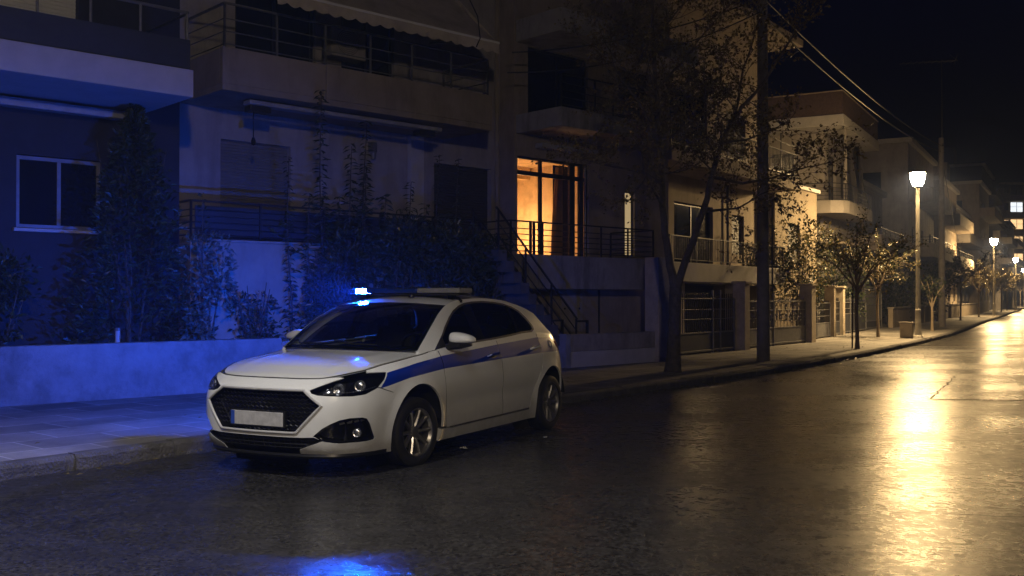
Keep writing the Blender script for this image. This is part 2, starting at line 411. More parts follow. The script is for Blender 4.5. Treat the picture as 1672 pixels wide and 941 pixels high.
for (x, y), lab in lamps:
    if proto is None: o = proto = make_lamp(lab)
    else: o = copy_tree(proto); o['label'] = lab
    o.location = (x, y, PZ)
    if lab.startswith(('street lamp', 'cool')):
        for ch in o.children:
            if ch.name.startswith('lamp_shade'):
                ch.data = ch.data.copy(); ch.data.materials[0] = lamp_glow_white
            if lab.startswith('street lamp') and ch.name.startswith('lamp_bulb'):
                ch.data = ch.data.copy(); ch.data.materials[0] = emit('lamp_led_dim', (1.0,.80,.55), 300.0)

# unseen arm lamp added to light the car front; skirt shaped to spare the walls
def arm_lamp(x, y, rz, h, arm, strength, col, label):
    root = empty('added_arm_lamp', (x, y, PZ), rz, label, 'street lamp', 'unseen arm lamps added near the camera')
    m = MB(); m.lathe([(.0,0),(.16,0),(.16,.05),(.10,.08),(.095,1.2),(.055,h-.6)], 16); m.tube([(0,0,h-.65),(.05,0,h-.3),(.3,0,h-.05),(.8,0,h+.06),(arm*.6,0,h+.10),(arm,0,h+.22)], [.055,.05,.045,.042,.04,.035], 10); m.build('post', M['grey_metal'], root, smooth=True)
    m = MB(); m.lathe([(.0,h+.30),(.05,h+.29),(.06,h+.16),(.16,h+.12),(.175,h+.02),(.175,h-.115),(.165,h-.115),(.165,h+.05),(.0,h+.055)][::-1], 28, 'z', (arm,0,0)); m.build('lamp_head', M['dark_metal'], root, smooth=True)
    m = MB(); m.lathe([(.0,h+.04),(.06,h+.04)], 20, 'z', (arm,0,0)); m.build('lamp_lens', emit('arm_lamp_glow', col, strength), root)
arm_lamp(-6.24,7.07, R(-39.5), 6.5, 4.2, 11500., (1.0,.95,.90), 'unseen shielded arm lamp added to light the front of the police car')

# ------------------------------------------------------------------ poles and cables
def utility_pole(x, y, r0, r1, h, label, arms):
    root = empty('utility_pole', (x, y, PZ), 0, label, 'utility pole', 'utility poles on the left pavement')
    m = MB(); m.lathe([(0,-.1)]+[(r0+(r1-r0)*t/10, h*t/10) for t in range(11)]+[(0,h)], 18); m.build('shaft', M['pole_concrete'], root, smooth=True)
    m = MB()
    for z, l in arms:
        m.box(-.03,.03,-l,l,z-.04,z+.04)
        for k in (-1, 1): m.lathe([(.0,z+.04),(.03,z+.05),(.045,z+.09),(.03,z+.12),(.0,z+.13)], 8, 'z', (0,k*(l-.08),0))
    m.build('bracket', M['dark_metal'], root)
    m = MB(); m.lathe([(r0*.985,2.35),(r0*1.0,2.36),(r0*1.0,2.42),(r0*.985,2.43)], 18); m.build('metal_band', M['grey_metal'], root, smooth=True)
    return root
utility_pole(5.64,22.36,.145,.105,9.6,'thick concrete utility pole behind the leafy street tree',[(8.2,.25),(7.8,.25)])
utility_pole(21.15,48.98,.17,.12,9.3,'far utility pole behind the nearest street lamp',[(8.9,.3)])
def sag(a, b, d, n=24):
    a, b = Vector(a), Vector(b); return [a.lerp(b, i/n)-Vector((0,0,d*4*(i/n)*(1-i/n))) for i in range(n+1)]
def cable(a, b, d, r, label, group='overhead cables'):
    m = MB(); m.tube(sag(a, b, d), r, 6); return tag(m.build('overhead_cable', M['cable'], smooth=True), label, 'cable', group)
cable((5.75,22.4,8.25),(21.1,48.9,9.05),.35,.016,'upper overhead cable running between the two utility poles')
cable((5.75,22.4,7.85),(21.1,48.9,8.75),.40,.016,'lower overhead cable running between the two utility poles')
cable((21.2,49.1,8.9),(43.,95.,6.5),1.2,.02,'overhead cable leaving the far utility pole down the street')
cable((5.6,22.3,8.3),(.0,21.0,6.75),.25,.016,'upper cable from the near pole to the flats with the awning')
cable((5.6,22.3,8.0),(-.1,20.9,6.3),.35,.014,'lower cable from the near pole to the flats with the awning')
cable((5.66,22.4,5.35),(12.6,40.8,8.2),.4,.018,'cable from the near pole to the house with the brown terrace')

# ------------------------------------------------------------------ the police car
CF = dict()
# body surface: s runs round the plan outline from the nose centre, z is height
def spl(pts, x):
    """monotone-ish cubic Hermite through (x,y...) tuples"""
    n=len(pts)
    if x<=pts[0][0]: return list(pts[0][1:])
    if x>=pts[-1][0]: return list(pts[-1][1:])
    lo,hi=0,n-1
    while hi-lo>1:
        m=(lo+hi)//2
        if pts[m][0]<=x: lo=m
        else: hi=m
    p0,p1=pts[lo],pts[hi]; h=p1[0]-p0[0]; t=(x-p0[0])/h
    out=[]
    for k in range(1,len(p0)):
        d=(p1[k]-p0[k])/h
        def sl(i):
            if i==0: return (pts[1][k]-pts[0][k])/(pts[1][0]-pts[0][0])
            if i==n-1: return (pts[-1][k]-pts[-2][k])/(pts[-1][0]-pts[-2][0])
            a=(pts[i][k]-pts[i-1][k])/(pts[i][0]-pts[i-1][0]); b=(pts[i+1][k]-pts[i][k])/(pts[i+1][0]-pts[i][0])
            return 0. if a*b<=0 else 2*a*b/(a+b)
        m0,m1=sl(lo),sl(hi)
        t2,t3=t*t,t*t*t
        out.append((2*t3-3*t2+1)*p0[k]+(t3-2*t2+t)*h*m0+(-2*t3+3*t2)*p1[k]+(t3-t2)*h*m1)
    return out
def sstep(a,b,x):
    t=min(1,max(0,(x-a)/(b-a))); return t*t*(3-2*t)
HB=1.45; NX=2.58; RX=-2.22
FRONT=[(0,0,0),(.25,.012,.25),(.45,.045,.443),(.6,.095,.585),(.72,.165,.685),(.83,.26,.755),(.95,.365,.81),(1.12,.525,.855),(1.35,.75,.885),(1.6,1.0,.90)]
REAR=[(0,0,0),(.3,.01,.3),(.55,.05,.545),(.7,.11,.68),(.8,.19,.755),(.9,.29,.81),(1.08,.46,.86),(1.3,.68,.885),(1.6,.98,.90)]
S1=1.6; XS=NX-1.0; XR=RX+.98; S2=S1+(XS-XR); S3=S2+1.6
XF=[(.15,-.16),(.19,-.08),(.24,-.035),(.30,-.01),(.38,0),(.5,0),(.62,-.008),(.72,-.04),(.80,-.10),(.845,-.165),(.9,-.3)]
XB=[(.15,.10),(.25,.03),(.4,0),(.6,.01),(.8,.05),(.95,.10),(1.05,.16),(1.2,.25)]
WZ=[(.15,.835),(.2,.85),(.28,.868),(.36,.878),(.5,.893),(.62,.90),(.72,.898),(.82,.888),(.9,.872),(1.0,.842),(1.06,.818),(1.15,.785)]
# top edge (hood shut line / belt) height over s
def x_of_s(s):
    return NX-spl(FRONT,s)[0] if s<S1 else (XS-(s-S1) if s<S2 else RX+spl(REAR,S3-s)[0])
ZT=[(0,.842),(.35,.842),(.5,.846),(.62,.858),(.8,.885),(1.0,.905),(1.3,.937),(1.6,.966),(1.95,1.005),(2.1,1.03),(2.4,1.045),(2.8,1.06),(3.3,1.078),(3.8,1.105),(4.1,1.125),(4.4,1.13),(4.9,1.10),(5.3,1.06),(6.2,1.03)]
CROWN=[(0,0),(.5,.0),(.7,.05),(.95,.10),(1.3,.12),(1.7,.11),(1.95,.07),(2.15,.03),(2.4,.0),(6.2,0)]
def wheel_bump(x,z):
    b=0
    for wx in (HB,-HB):
        r=math.hypot(x-wx,(z-.32)); 
        b+=.018*math.exp(-((r-.40)/.07)**2) if r>.40 else .018
    return b
def S(s,z):
    if s<S1: dx,ty=spl(FRONT,s); x=NX-dx
    elif s<S2: x=XS-(s-S1); ty=.90
    else: dx,ty=spl(REAR,S3-s); x=RX+dx
    kf=1-sstep(.35,1.5,s); kr=sstep(S2+.1,S3-.35,s)
    x+=spl(XF,z)[0]*kf+spl(XB,z)[0]*kr
    w=spl(WZ,z)[0]
    ks=sstep(.7,1.3,s)*(1-sstep(S3-1.3,S3-.7,s))
    y=ty/.90*(w*(1) if True else 0)
    zt=spl(ZT,s)[0]; c=spl(CROWN,s)[0]
    u=min(1,max(0,(z-(zt-.13))/.13))
    y-=c*(1-math.sqrt(max(0,1-u*u*.98)))
    y+=wheel_bump(x,z)*ks
    # door scallop + character crease
    kd=sstep(2.0,2.5,s)*(1-sstep(4.3,4.8,s))
    y-=kd*.016*math.exp(-((z-.52)/.10)**2)
    y+=kd*.008*math.exp(-((z-.88)/.035)**2)
    return (x,y,z)
# greenhouse side: y over (x,z)
def zb_of_x(x):
    s=S1+(XS-x); 
    if x>XS:  # invert front
        lo,hi=0,S1
        for _ in range(40):
            m=(lo+hi)/2
            if NX-spl(FRONT,m)[0]>x: lo=m
            else: hi=m
        s=lo
    if x<XR:
        lo,hi=S2,S3
        for _ in range(40):
            m=(lo+hi)/2
            if RX+spl(REAR,S3-m)[0]>x: lo=m
            else: hi=m
        s=lo
    return s,spl(ZT,s)[0]
def Gs(x,z):
    s,zb=zb_of_x(x); yb=S(s,zb)[1]-.012
    t=max(0,(z-zb)/.42)
    return (x, yb+.012*math.exp(-t*12)-.20*t**1.15-.02*t*sstep(-1.2,-1.9,x), z)

def resample(poly, res, closed=True):
    out = []; n = len(poly)
    for i in range(n if closed else n-1):
        a, b = poly[i], poly[(i+1) % n]; l = math.dist(a, b); k = max(1, int(round(l/res)))
        for j in range(k): out.append((a[0]+(b[0]-a[0])*j/k, a[1]+(b[1]-a[1])*j/k))
    if not closed: out.append(tuple(poly[-1]))
    return out
def pip(p, poly):
    x, y = p; c = False; n = len(poly); j = n-1
    for i in range(n):
        xi, yi = poly[i]; xj, yj = poly[j]
        if (yi > y) != (yj > y) and x < (xj-xi)*(y-yi)/(yj-yi)+xi: c = not c
        j = i
    return c
def segd(p, a, b):
    dx, dy = b[0]-a[0], b[1]-a[1]; l = dx*dx+dy*dy
    t = 0 if l == 0 else max(0, min(1, ((p[0]-a[0])*dx+(p[1]-a[1])*dy)/l))
    return math.hypot(p[0]-a[0]-t*dx, p[1]-a[1]-t*dy)
def offset_poly(poly, d):
    n = len(poly); A = sum(poly[i][0]*poly[(i+1) % n][1]-poly[(i+1) % n][0]*poly[i][1] for i in range(n))
    sg = 1 if A > 0 else -1; out = []
    for i in range(n):
        a, b, c = Vector(poly[i-1]), Vector(poly[i]), Vector(poly[(i+1) % n])
        n1 = Vector(((b-a).y, -(b-a).x)).normalized(); n2 = Vector(((c-b).y, -(c-b).x)).normalized()
        m = (n1+n2); m = m/max(.35, m.length_squared/2) if m.length > 1e-6 else n1
        q = b+m*(d*sg); out.append((q.x, q.y))
    return out
def nrm(fn, a, b, e=.004):
    p = Vector(fn(a+e, b))-Vector(fn(a-e, b)); q = Vector(fn(a, b+e))-Vector(fn(a, b-e)); n = p.cross(q)
    return n.normalized() if n.length > 1e-12 else Vector((1,0,0))
def inset(fn, d):
    """the same surface moved d metres outwards along its normal"""
    def f(a, b):
        p = Vector(fn(a, b)); n = nrm(fn, a, b)
        c = Vector((p.x*.6, 0, .6))
        if n.dot(p-c) < 0: n = -n
        return tuple(p+n*d)
    return f
def panel(name, outer, holes, fn, mats, parent, side=1, mirror=False, res=.035, marks=(), flange=.02, smooth=True, centre=None):
    """cuts the region outer minus holes out of a car surface and gives it a turned-in edge"""
    O = resample(outer, res); Hs = [resample(h, res) for h in holes]
    vs = []; es = []
    def addloop(L_, closed=True):
        b = len(vs); vs.extend(L_); n = len(L_)
        es.extend([(b+i, b+(i+1) % n) for i in range(n if closed else n-1)])
    addloop(O)
    for h in Hs: addloop(h)
    for mk in marks: addloop(resample(mk[0], res))
    segs = [(vs[a], vs[b]) for a, b in es]
    x0 = min(p[0] for p in O); x1 = max(p[0] for p in O); y0 = min(p[1] for p in O); y1 = max(p[1] for p in O)
    nx = int((x1-x0)/res); ny = int((y1-y0)/res)
    for i in range(1, nx+1):
        for j in range(1, ny+1):
            p = (x0+i*res-(.5*res if j % 2 else 0), y0+j*res)
            if not pip(p, O) or any(pip(p, h) for h in Hs): continue
            ok = True
            for a, b in segs:
                if abs(a[0]-p[0]) < 2*res and abs(a[1]-p[1]) < 2*res and segd(p, a, b) < .45*res: ok = False; break
            if ok: vs.append(p)
    V, E_, F_, *_ = delaunay_2d_cdt([Vector(p) for p in vs], es, [], 0, 1e-5)
    fs = []; mi = []
    for f in F_:
        cx = sum(V[i].x for i in f)/len(f); cy_ = sum(V[i].y for i in f)/len(f)
        if not pip((cx, cy_), O) or any(pip((cx, cy_), h) for h in Hs): continue
        fs.append(tuple(f)); k = 0
        for mk in marks:
            if pip((cx, cy_), mk[0]): k = mk[1]
        mi.append(k)
    used = sorted({i for f in fs for i in f}); ix = {v: k for k, v in enumerate(used)}
    P = [Vector(fn(V[i].x, V[i].y)) for i in used]; Nn = [nrm(fn, V[i].x, V[i].y) for i in used]
    fs = [tuple(ix[i] for i in f) for f in fs]
    # orient outwards
    tot = 0
    for f in fs:
        a, b, c = (P[i] for i in f[:3]); n = (b-a).cross(c-a); m = (a+b+c)/3; ctr = centre(m) if centre else Vector((m.x*.6, 0, .6)); tot += n.dot(m-ctr)
    if tot < 0: fs = [f[::-1] for f in fs]
    for k in range(len(P)):
        ctr = centre(P[k]) if centre else Vector((P[k].x*.6, 0, .6))
        if Nn[k].dot(P[k]-ctr) < 0: Nn[k] = -Nn[k]
    mb = MB()
    cnt = {}
    for f in fs:
        for i in range(len(f)): e = (f[i], f[(i+1) % len(f)]); cnt[frozenset(e)] = cnt.get(frozenset(e), 0)+1
    for sd in ((1, -1) if mirror else (side,)):
        Q = [(p.x, p.y*sd, p.z) for p in P]; FF = fs if sd > 0 else [f[::-1] for f in fs]
        b = len(mb.v); mb.v += Q; mb.f += [tuple(b+i for i in f) for f in FF]; mb.m += mi
    if mirror:   # join at the centre line
        n = len(P)
        rep = {n+i: i for i in range(n) if abs(P[i].y) < 2e-3}
        mb.f = [tuple(rep.get(i, i) for i in f) for f in mb.f]
        for i in range(n):
            if abs(P[i].y) < 2e-3: mb.v[i] = (P[i].x, 0, P[i].z)
    if flange:
        for sd in ((1, -1) if mirror else (side,)):
            for f, k in zip(fs, mi):
                for i in range(len(f)):
                    a, b = f[i], f[(i+1) % len(f)]
                    if cnt[frozenset((a, b))] != 1: continue
                    if mirror and abs(P[a].y) < 3e-3 and abs(P[b].y) < 3e-3: continue
                    pa, pb = P[a], P[b]; qa, qb = pa-Nn[a]*flange, pb-Nn[b]*flange
                    q = [(v.x, v.y*sd, v.z) for v in (pb, pa, qa, qb)]
                    mb.add(q, [(0,1,2,3)] if sd > 0 else [(3,2,1,0)], k)
    return mb.build(name, mats, parent, smooth=smooth, sharp=50)

def paint(name, col, rough=.3):
    m, nt, N, L = new_mat(name)
    out = N.new('ShaderNodeOutputMaterial'); b = N.new('ShaderNodeBsdfPrincipled'); L.new(b.outputs[0], out.inputs[0])
    tc = N.new('ShaderNodeTexCoord'); n = N.new('ShaderNodeTexNoise'); n.inputs['Scale'].default_value = 3; n.inputs['Detail'].default_value = 8; L.new(tc.outputs['Object'], n.inputs['Vector'])
    mx = N.new('ShaderNodeMix'); mx.data_type = 'RGBA'; L.new(n.outputs[0], mx.inputs['Factor'])
    mx.inputs['A'].default_value = (*[c*.93 for c in col], 1); mx.inputs['B'].default_value = (*col, 1)
    # road film that thins out up the sides
    sx = N.new('ShaderNodeSeparateXYZ'); L.new(tc.outputs['Object'], sx.inputs[0]); mz = N.new('ShaderNodeMapRange'); L.new(sx.outputs[2], mz.inputs[0])
    mz.inputs[1].default_value = .62; mz.inputs[2].default_value = .16; mz.inputs[3].default_value = 0; mz.inputs[4].default_value = .75
    n2 = N.new('ShaderNodeTexNoise'); n2.inputs['Scale'].default_value = 9; n2.inputs['Detail'].default_value = 8; n2.inputs['Roughness'].default_value = .7; L.new(tc.outputs['Object'], n2.inputs['Vector'])
    mm = N.new('ShaderNodeMath'); mm.operation = 'MULTIPLY'; L.new(mz.outputs[0], mm.inputs[0]); L.new(n2.outputs[0], mm.inputs[1])
    m2 = N.new('ShaderNodeMix'); m2.data_type = 'RGBA'; L.new(mm.outputs[0], m2.inputs['Factor']); L.new(mx.outputs['Result'], m2.inputs['A']); m2.inputs['B'].default_value = (.16,.135,.11,1)
    L.new(m2.outputs['Result'], b.inputs['Base Color'])
    b.inputs['Roughness'].default_value = rough; b.inputs['Coat Weight'].default_value = 1; b.inputs['Coat Roughness'].default_value = .035
    return m
P_WHITE = paint('white_car_paint', (.80,.82,.83)); P_BLUE = paint('blue_stripe_film', (.004,.028,.34))
C_BLACK = pbr('black_plastic', (.010,.010,.011), .35, .2, 5, .05, 300)
C_GLOSS = pbr('gloss_black', (.006,.006,.007), .1, .2, 5, 0)
C_CHROME = pbr('chrome', (.85,.86,.88), .27, .05, 5, 0, metal=1)
C_RIM = pbr('alloy_rim', (.40,.39,.37), .28, .08, 5, 0, metal=.85)
C_RUBBER = pbr('tyre_rubber', (.016,.016,.017), .7, .3, 12, .25, 90)
C_SEAT = pbr('grey_seat_cloth', (.035,.035,.04), .9, .3, 8, .2, 120)
C_GLASS = glass('car_window_glass', (.22,.24,.25)); C_SCREEN = glass('windscreen_glass', (.55,.60,.60)); C_LENS = glass('clear_lens', (.80,.82,.85))
C_PLATE = pbr('plate_white', (.42,.42,.43), .5, .25, 14, 0); C_PLATEB = pbr('plate_blue_band', (.02,.06,.35), .5, .2, 9, 0)
C_TAIL = pbr('tail_lamp_red', (.25,.01,.008), .12, .2, 6, 0, coat=1)
C_AMBER = pbr('amber_lens', (.5,.2,.03), .2, .2, 6, 0)
C_GREY = pbr('clear_grey_lens', (.26,.26,.25), .25, .12, 20, .1, 60, coat=1)
C_BLUELENS = pbr('dark_blue_lens', (.01,.04,.25), .15, .2, 6, 0, coat=1)
BLUE_LED = emit('blue_beacon', (.004,.085,1.0), 20000.0)

CAR = empty('police_car', (-.986,10.834,0.028), R(180+63), 'white police hatchback with blue side stripe and lit blue roof light, parked at the kerb', 'police car')
CAR.location.x -= .891*.05; CAR.location.y += .454*.05; CAR.scale = (1, 1.06, 1)
# local +x points to the nose, +y to the driver's side
def loopz(s0, s1, dz, n=24): return [(s0+(s1-s0)*i/n, spl(ZT, s0+(s1-s0)*i/n)[0]+dz) for i in range(n+1)]
HEAD = [(.478,.749),(.562,.786),(.66,.822),(.80,.862),(.984,.882),(1.257,.880),(1.201,.818),(1.108,.75),(.976,.704),(.842,.694),(.728,.697),(.557,.706),(.50,.722)]
GRILLE = [(0,.742),(.43,.742),(.60,.622),(.405,.40),(.385,.392),(0,.388)]
FOG = [(.549,.366),(.62,.431),(.687,.471),(.755,.499),(.835,.512),(.95,.51),(1.0,.498),(1.035,.455),(1.105,.325),(1.095,.308),(1.024,.299),(.755,.300),(.634,.318)]
INTAKE = [(0,.352),(.45,.352),(.555,.356),(.63,.325),(.42,.245),(.40,.10),(0,.10)]
def xs(x): return zb_of_x(x)[0]
def arch(wx, r, z0=.32, n=36, a0=-40, a1=220):
    return [(xs(wx+r*math.cos(R(a0+(a1-a0)*i/n))), z0+r*math.sin(R(a0+(a1-a0)*i/n))) for i in range(n+1)]
AF, AR = arch(HB, .425), arch(-HB, .415)
STT = [(1.262,.871),(1.756,.929),(2.208,.973),(3.38,1.033),(4.38,1.073),(4.75,1.062),(5.02,1.03)]
STB = [(1.141,.743),(1.582,.809),(2.183,.852),(3.374,.884),(4.38,.90),(5.02,.89)]
STRIPE = STT+STB[::-1]
GAP = .004
bump = [(0,.831),(.35,.831),(.5,.835),(.62,.846),(.70,.850),(.75,.845),(1.112,.752),(1.30,.70),(1.50,.645),(1.50,.16),(1.3,.175),(1.0,.185),(0,.20)]
panel('front_bumper', bump, [HEAD, GRILLE, FOG, INTAKE, AF], S, [P_WHITE], CAR, mirror=True, res=.032)
# fenders, doors
fender = loopz(1.0, 2.17, -.006)+[(2.178,.82),(2.196,.6),(2.245,.30),(1.9,.30),(1.31,.703),(1.125,.758),(1.0,.80)]
fdoor = loopz(2.186, 3.385, .006)+[(3.372,.90),(3.376,.7),(3.415,.285),(2.256,.285),(2.206,.60),(2.188,.82)]
rdoor = loopz(3.397, 4.40, .006)+[(4.385,.86),(4.365,.78),(4.30,.68),(4.19,.53),(4.12,.42),(4.085,.35),(4.075,.285),(3.427,.285),(3.388,.70),(3.384,.90)]
sill = [(2.0,.275),(4.30,.275),(4.26,.165),(2.05,.165)]
quart = loopz(4.412, S3, .0)+[(S3,.22),(5.2,.20),(4.85,.20),(4.085,.18),(4.085,.28),(4.095,.35),(4.13,.42),(4.20,.53),(4.31,.68),(4.376,.78),(4.396,.86)]
TAIL = [(4.90,1.012),(5.15,1.025),(5.50,1.0),(5.55,.92),(5.12,.885),(4.985,.925)]
body = panel('body_shell', quart, [AR, TAIL], S, [P_WHITE, P_BLUE], CAR, mirror=True, marks=[(STRIPE, 1)], res=.045)
for sd in (1, -1):
    panel('fender', fender, [HEAD, AF], S, [P_WHITE, P_BLUE], CAR, sd, marks=[(STRIPE, 1)], res=.035)
    d1 = panel('door', fdoor, [], S, [P_WHITE, P_BLUE], CAR, sd, marks=[(STRIPE, 1)], res=.045)
    d2 = panel('door', rdoor, [AR], S, [P_WHITE, P_BLUE], CAR, sd, marks=[(STRIPE, 1)], res=.045)
    panel('sill', sill, [AF, AR], S, [P_WHITE], CAR, sd, res=.05, flange=.05)
    m = MB(); m.tube([inset(S, .004)(2.30+(4.05-2.30)*i/20, .283+.01*i/20) for i in range(21)], .009, 6)
    o = m.build('sill_trim', C_CHROME, CAR, smooth=True); o.scale = (1, sd, 1)
    for dpan, s0, s1, z0 in ((d1, 3.09, 3.31, .925), (d2, 4.13, 4.33, .955)):
        m = MB(); f = inset(S, .034); f2 = inset(S, -.004)
        pts = [f2(s0, z0-.004)]+[f(s0+(s1-s0)*t, z0-.002+.012*t) for t in (.08,.3,.6,.92)]+[f2(s1, z0+.012)]
        m.tube(pts, [.012,.014,.015,.015,.014,.012], 8)
        h = m.build('handle', P_BLUE if dpan is d1 else P_WHITE, dpan, smooth=True); h.scale = (1, sd, 1)
        m = MB(); rr = []
        for i in range(7):
            a = 2*math.pi*i/6
        c_ = [inset(S, .0015)((s0+s1)/2+.075*math.cos(2*math.pi*i/16), z0+.028*math.sin(2*math.pi*i/16)) for i in range(16)]
        m.add(c_, [tuple(range(16))] ); h = m.build('handle_recess', C_BLACK, dpan); h.scale = (1, sd, 1)
    panel('tail_light', offset_poly(TAIL, -.004), [], inset(S, .006), [C_TAIL], CAR, sd, res=.04)
    # headlight
    hl = panel('headlight', offset_poly(HEAD, -.003), [], inset(S, -.055), [C_GLOSS], CAR, sd, res=.04, flange=-.05)
    panel('lens_cover', offset_poly(HEAD, -.004), [], inset(S, .001), [C_LENS], hl, sd, res=.035, flange=0)
    m = MB()
    for s_, z_, r_, dep in ((.72,.764,.045,.026), (.915,.785,.043,.03)):
        p = Vector(inset(S, -.030)(s_, z_)); n = Vector((.93,.30,.05)).normalized()
        u = n.cross(Vector((0,0,1))).normalized(); v = u.cross(n)
        ring = [p+u*(r_*math.cos(2*math.pi*i/20))+v*(r_*math.sin(2*math.pi*i/20)) for i in range(20)]
        m.tube(ring, .006, 6, closed=True)
        if s_ < .8:
            for k in range(3): m.tube([p+u*(r_*.75*math.cos(2*math.pi*i/14))*(1-k*.3)+v*(r_*.75*math.sin(2*math.pi*i/14))*(1-k*.3)-n*.008*k for i in range(14)], .004, 5, closed=True)
        else:
            rows = []
            for a in range(5):
                ph = a/4*math.pi/2; rows.append([tuple(p+u*(r_*.82*math.cos(ph)*math.cos(2*math.pi*i/16))+v*(r_*.82*math.cos(ph)*math.sin(2*math.pi*i/16))+n*.018*math.sin(ph)) for i in range(17)])
            m.grid(rows)
    f = inset(S, -.018)
    m.tube([f(.60+.50*i/10, .722+.012*(i/10)+(.03*(i/10)**3)) for i in range(11)], .006, 6)
    o = m.build('reflector', C_CHROME, hl, smooth=True); o.scale = (1, sd, 1)
    # fog-lamp pocket
    fg = panel('fog_pocket', offset_poly(FOG, -.002), [], inset(S, -.05), [C_GLOSS], CAR, sd, res=.04, flange=-.048)
    m = MB(); f = inset(S, -.012)
    m.tube([f(*q) for q in offset_poly(FOG, -.012)], .007, 6, closed=True)
    o = m.build('pocket_trim', C_GLOSS, fg, smooth=True); o.scale = (1, sd, 1)
    m = MB(); p = Vector(inset(S, -.03)(.93,.375)); n = Vector((.92,.38,0)).normalized(); u = n.cross(Vector((0,0,1))); v = Vector((0,0,1))
    m.tube([p+u*(.034*math.cos(2*math.pi*i/18))+v*(.034*math.sin(2*math.pi*i/18)) for i in range(18)], .006, 6, closed=True)
    rows = [[tuple(p+u*(.03*math.cos(a*.4)*math.cos(2*math.pi*i/14))+v*(.03*math.cos(a*.4)*math.sin(2*math.pi*i/14))+n*.01*math.sin(a*.4)) for i in range(15)] for a in range(5)]
    m.grid(rows); o = m.build('fog_lamp', C_CHROME, fg, smooth=True); o.scale = (1, sd, 1)
    m = MB(); f = inset(S, -.022)
    for k in range(4): m.tube([f(.76+.065*k, .462+.006*k), f(.80+.065*k, .470+.006*k)], .009, 6)
    o = m.build('running_light', C_RIM, fg, smooth=True); o.scale = (1, sd, 1)
# grille, plate, intake
gr = panel('grille', offset_poly(GRILLE, -.001), [], inset(S, -.06), [C_GLOSS], CAR, mirror=True, res=.05, flange=-.058)
m = MB(); f = inset(S, -.03)
inner = offset_poly(GRILLE, -.012)
for sd in (1, -1):
    def pt(a, b): q = f(abs(a), b); return (q[0], q[1]*sd, q[2])
    for k in range(9):
        z0 = .41+k*.038; run = []
        for i in range(49):
            s_ = i*.0125; z_ = z0+.007*math.cos(s_*2*math.pi/.05+math.pi*(k % 2))
            if s_ <= 1e-9 or pip((s_, z_), inner): run.append(pt(s_, z_))
            else: break
        if len(run) > 2: m.tube(run, .0042, 4)
m.build('grille_mesh', C_BLACK, gr)
m = MB(); f = inset(S, .006)
half = resample([(0,.742),(.43,.742),(.60,.622),(.405,.398),(.385,.390),(0,.388)], .04, closed=False)
pts = [f(*q) for q in half]; pts[0] = (pts[0][0], 0, pts[0][2]); pts[-1] = (pts[-1][0], 0, pts[-1][2])
loop_ = pts+[(p[0], -p[1], p[2]) for p in pts[-2:0:-1]]
m.tube(loop_, .011, 8, closed=True); m.build('grille_trim', pbr('satin_trim', (.85,.85,.86), .3, .05, 5, 0, metal=.5), gr, smooth=True)
m = MB(); m.box(2.560,2.568,-.27,.27,.435,.555); pl = m.build('license_plate', C_PLATE, CAR, bevel=.004)
m = MB(); m.box(2.566,2.570,-.27,-.232,.437,.553); m.build('country_band', C_PLATEB, pl)
m = MB(); m.box(2.52,2.5605,-.285,.285,.425,.565); m.build('plate_holder', C_BLACK, pl, bevel=.005)
it = panel('lower_intake', offset_poly(INTAKE, -.001), [], inset(S, -.045), [C_BLACK], CAR, mirror=True, res=.05, flange=-.043)
m = MB(); f = inset(S, -.02)
for sd in (1, -1):
    for z0 in (.25,.285,.32):
        q = [f(.50*i/12, z0) for i in range(13)]; m.tube([(p[0], p[1]*sd, p[2]) for p in q], .005, 4)
    for k in range(1, 9):
        q = [f(k*.055, z_) for z_ in (.235,.34)]; m.tube([(p[0], p[1]*sd, p[2]) for p in q], .004, 4)
m.build('intake_bars', C_BLACK, it)
m = MB()
rows = []
for i in range(-20, 21):
    s_ = abs(i)/20*1.28; sg = 1 if i >= 0 else -1
    a = S(s_, .20); rows.append([(a[0]+.004, a[1]*sg*1.0, .205), (a[0]+.012, a[1]*sg, .185), (a[0]-.01, a[1]*sg*.99, .165), (a[0]-.30, a[1]*sg*.9, .17)])
m.grid(rows); m.build('front_lip', C_BLACK, CAR, smooth=True)

for sd in (1, -1):
    m = MB(); f = inset(S, .002)
    m.tube([f(4.72+.05*math.cos(2*math.pi*i/20), .985+.045*math.sin(2*math.pi*i/20)) for i in range(20)], .005, 5, closed=True)
    m.add([f(4.72+.028*math.cos(2*math.pi*i/12), .985+.028*math.sin(2*math.pi*i/12)) for i in range(12)], [tuple(range(12))])
    o = m.build('crest', pbr('grey_crest_film', (.16,.19,.26), .4, .4, 60, 0), body); o.scale = (1, sd, 1)
# hood, roof, screens: patches spanned between boundary curves
def lerp3(a, b, t): return Vector(a).lerp(Vector(b), t)
def along(c, t):
    x = t*(len(c)-1); i = min(int(x), len(c)-2); return lerp3(c[i], c[i+1], x-i)
def coons(c0, c1, d0, d1, nu, nv, add=None):
    """c0,c1: u-curves at v=0,1; d0,d1: v-curves at u=0,1"""
    G = []
    for i in range(nu+1):
        u = i/nu; row = []
        for j in range(nv+1):
            v = j/nv
            p = along(c0, u)*(1-v)+along(c1, u)*v+along(d0, v)*(1-u)+along(d1, v)*u-(Vector(c0[0])*(1-u)*(1-v)+Vector(c0[-1])*u*(1-v)+Vector(c1[0])*(1-u)*v+Vector(c1[-1])*u*v)
            if add: p = p+add(u, v)
            row.append(tuple(p))
        G.append(row)
    return G
def mir(c): return [(p[0], -p[1], p[2]) for p in c]
def bump_c(h, k=.8): return lambda u, v: Vector((0,0,h*(1-(2*u-1)**2)*math.sin(math.pi*min(1,max(0,v))**k)))
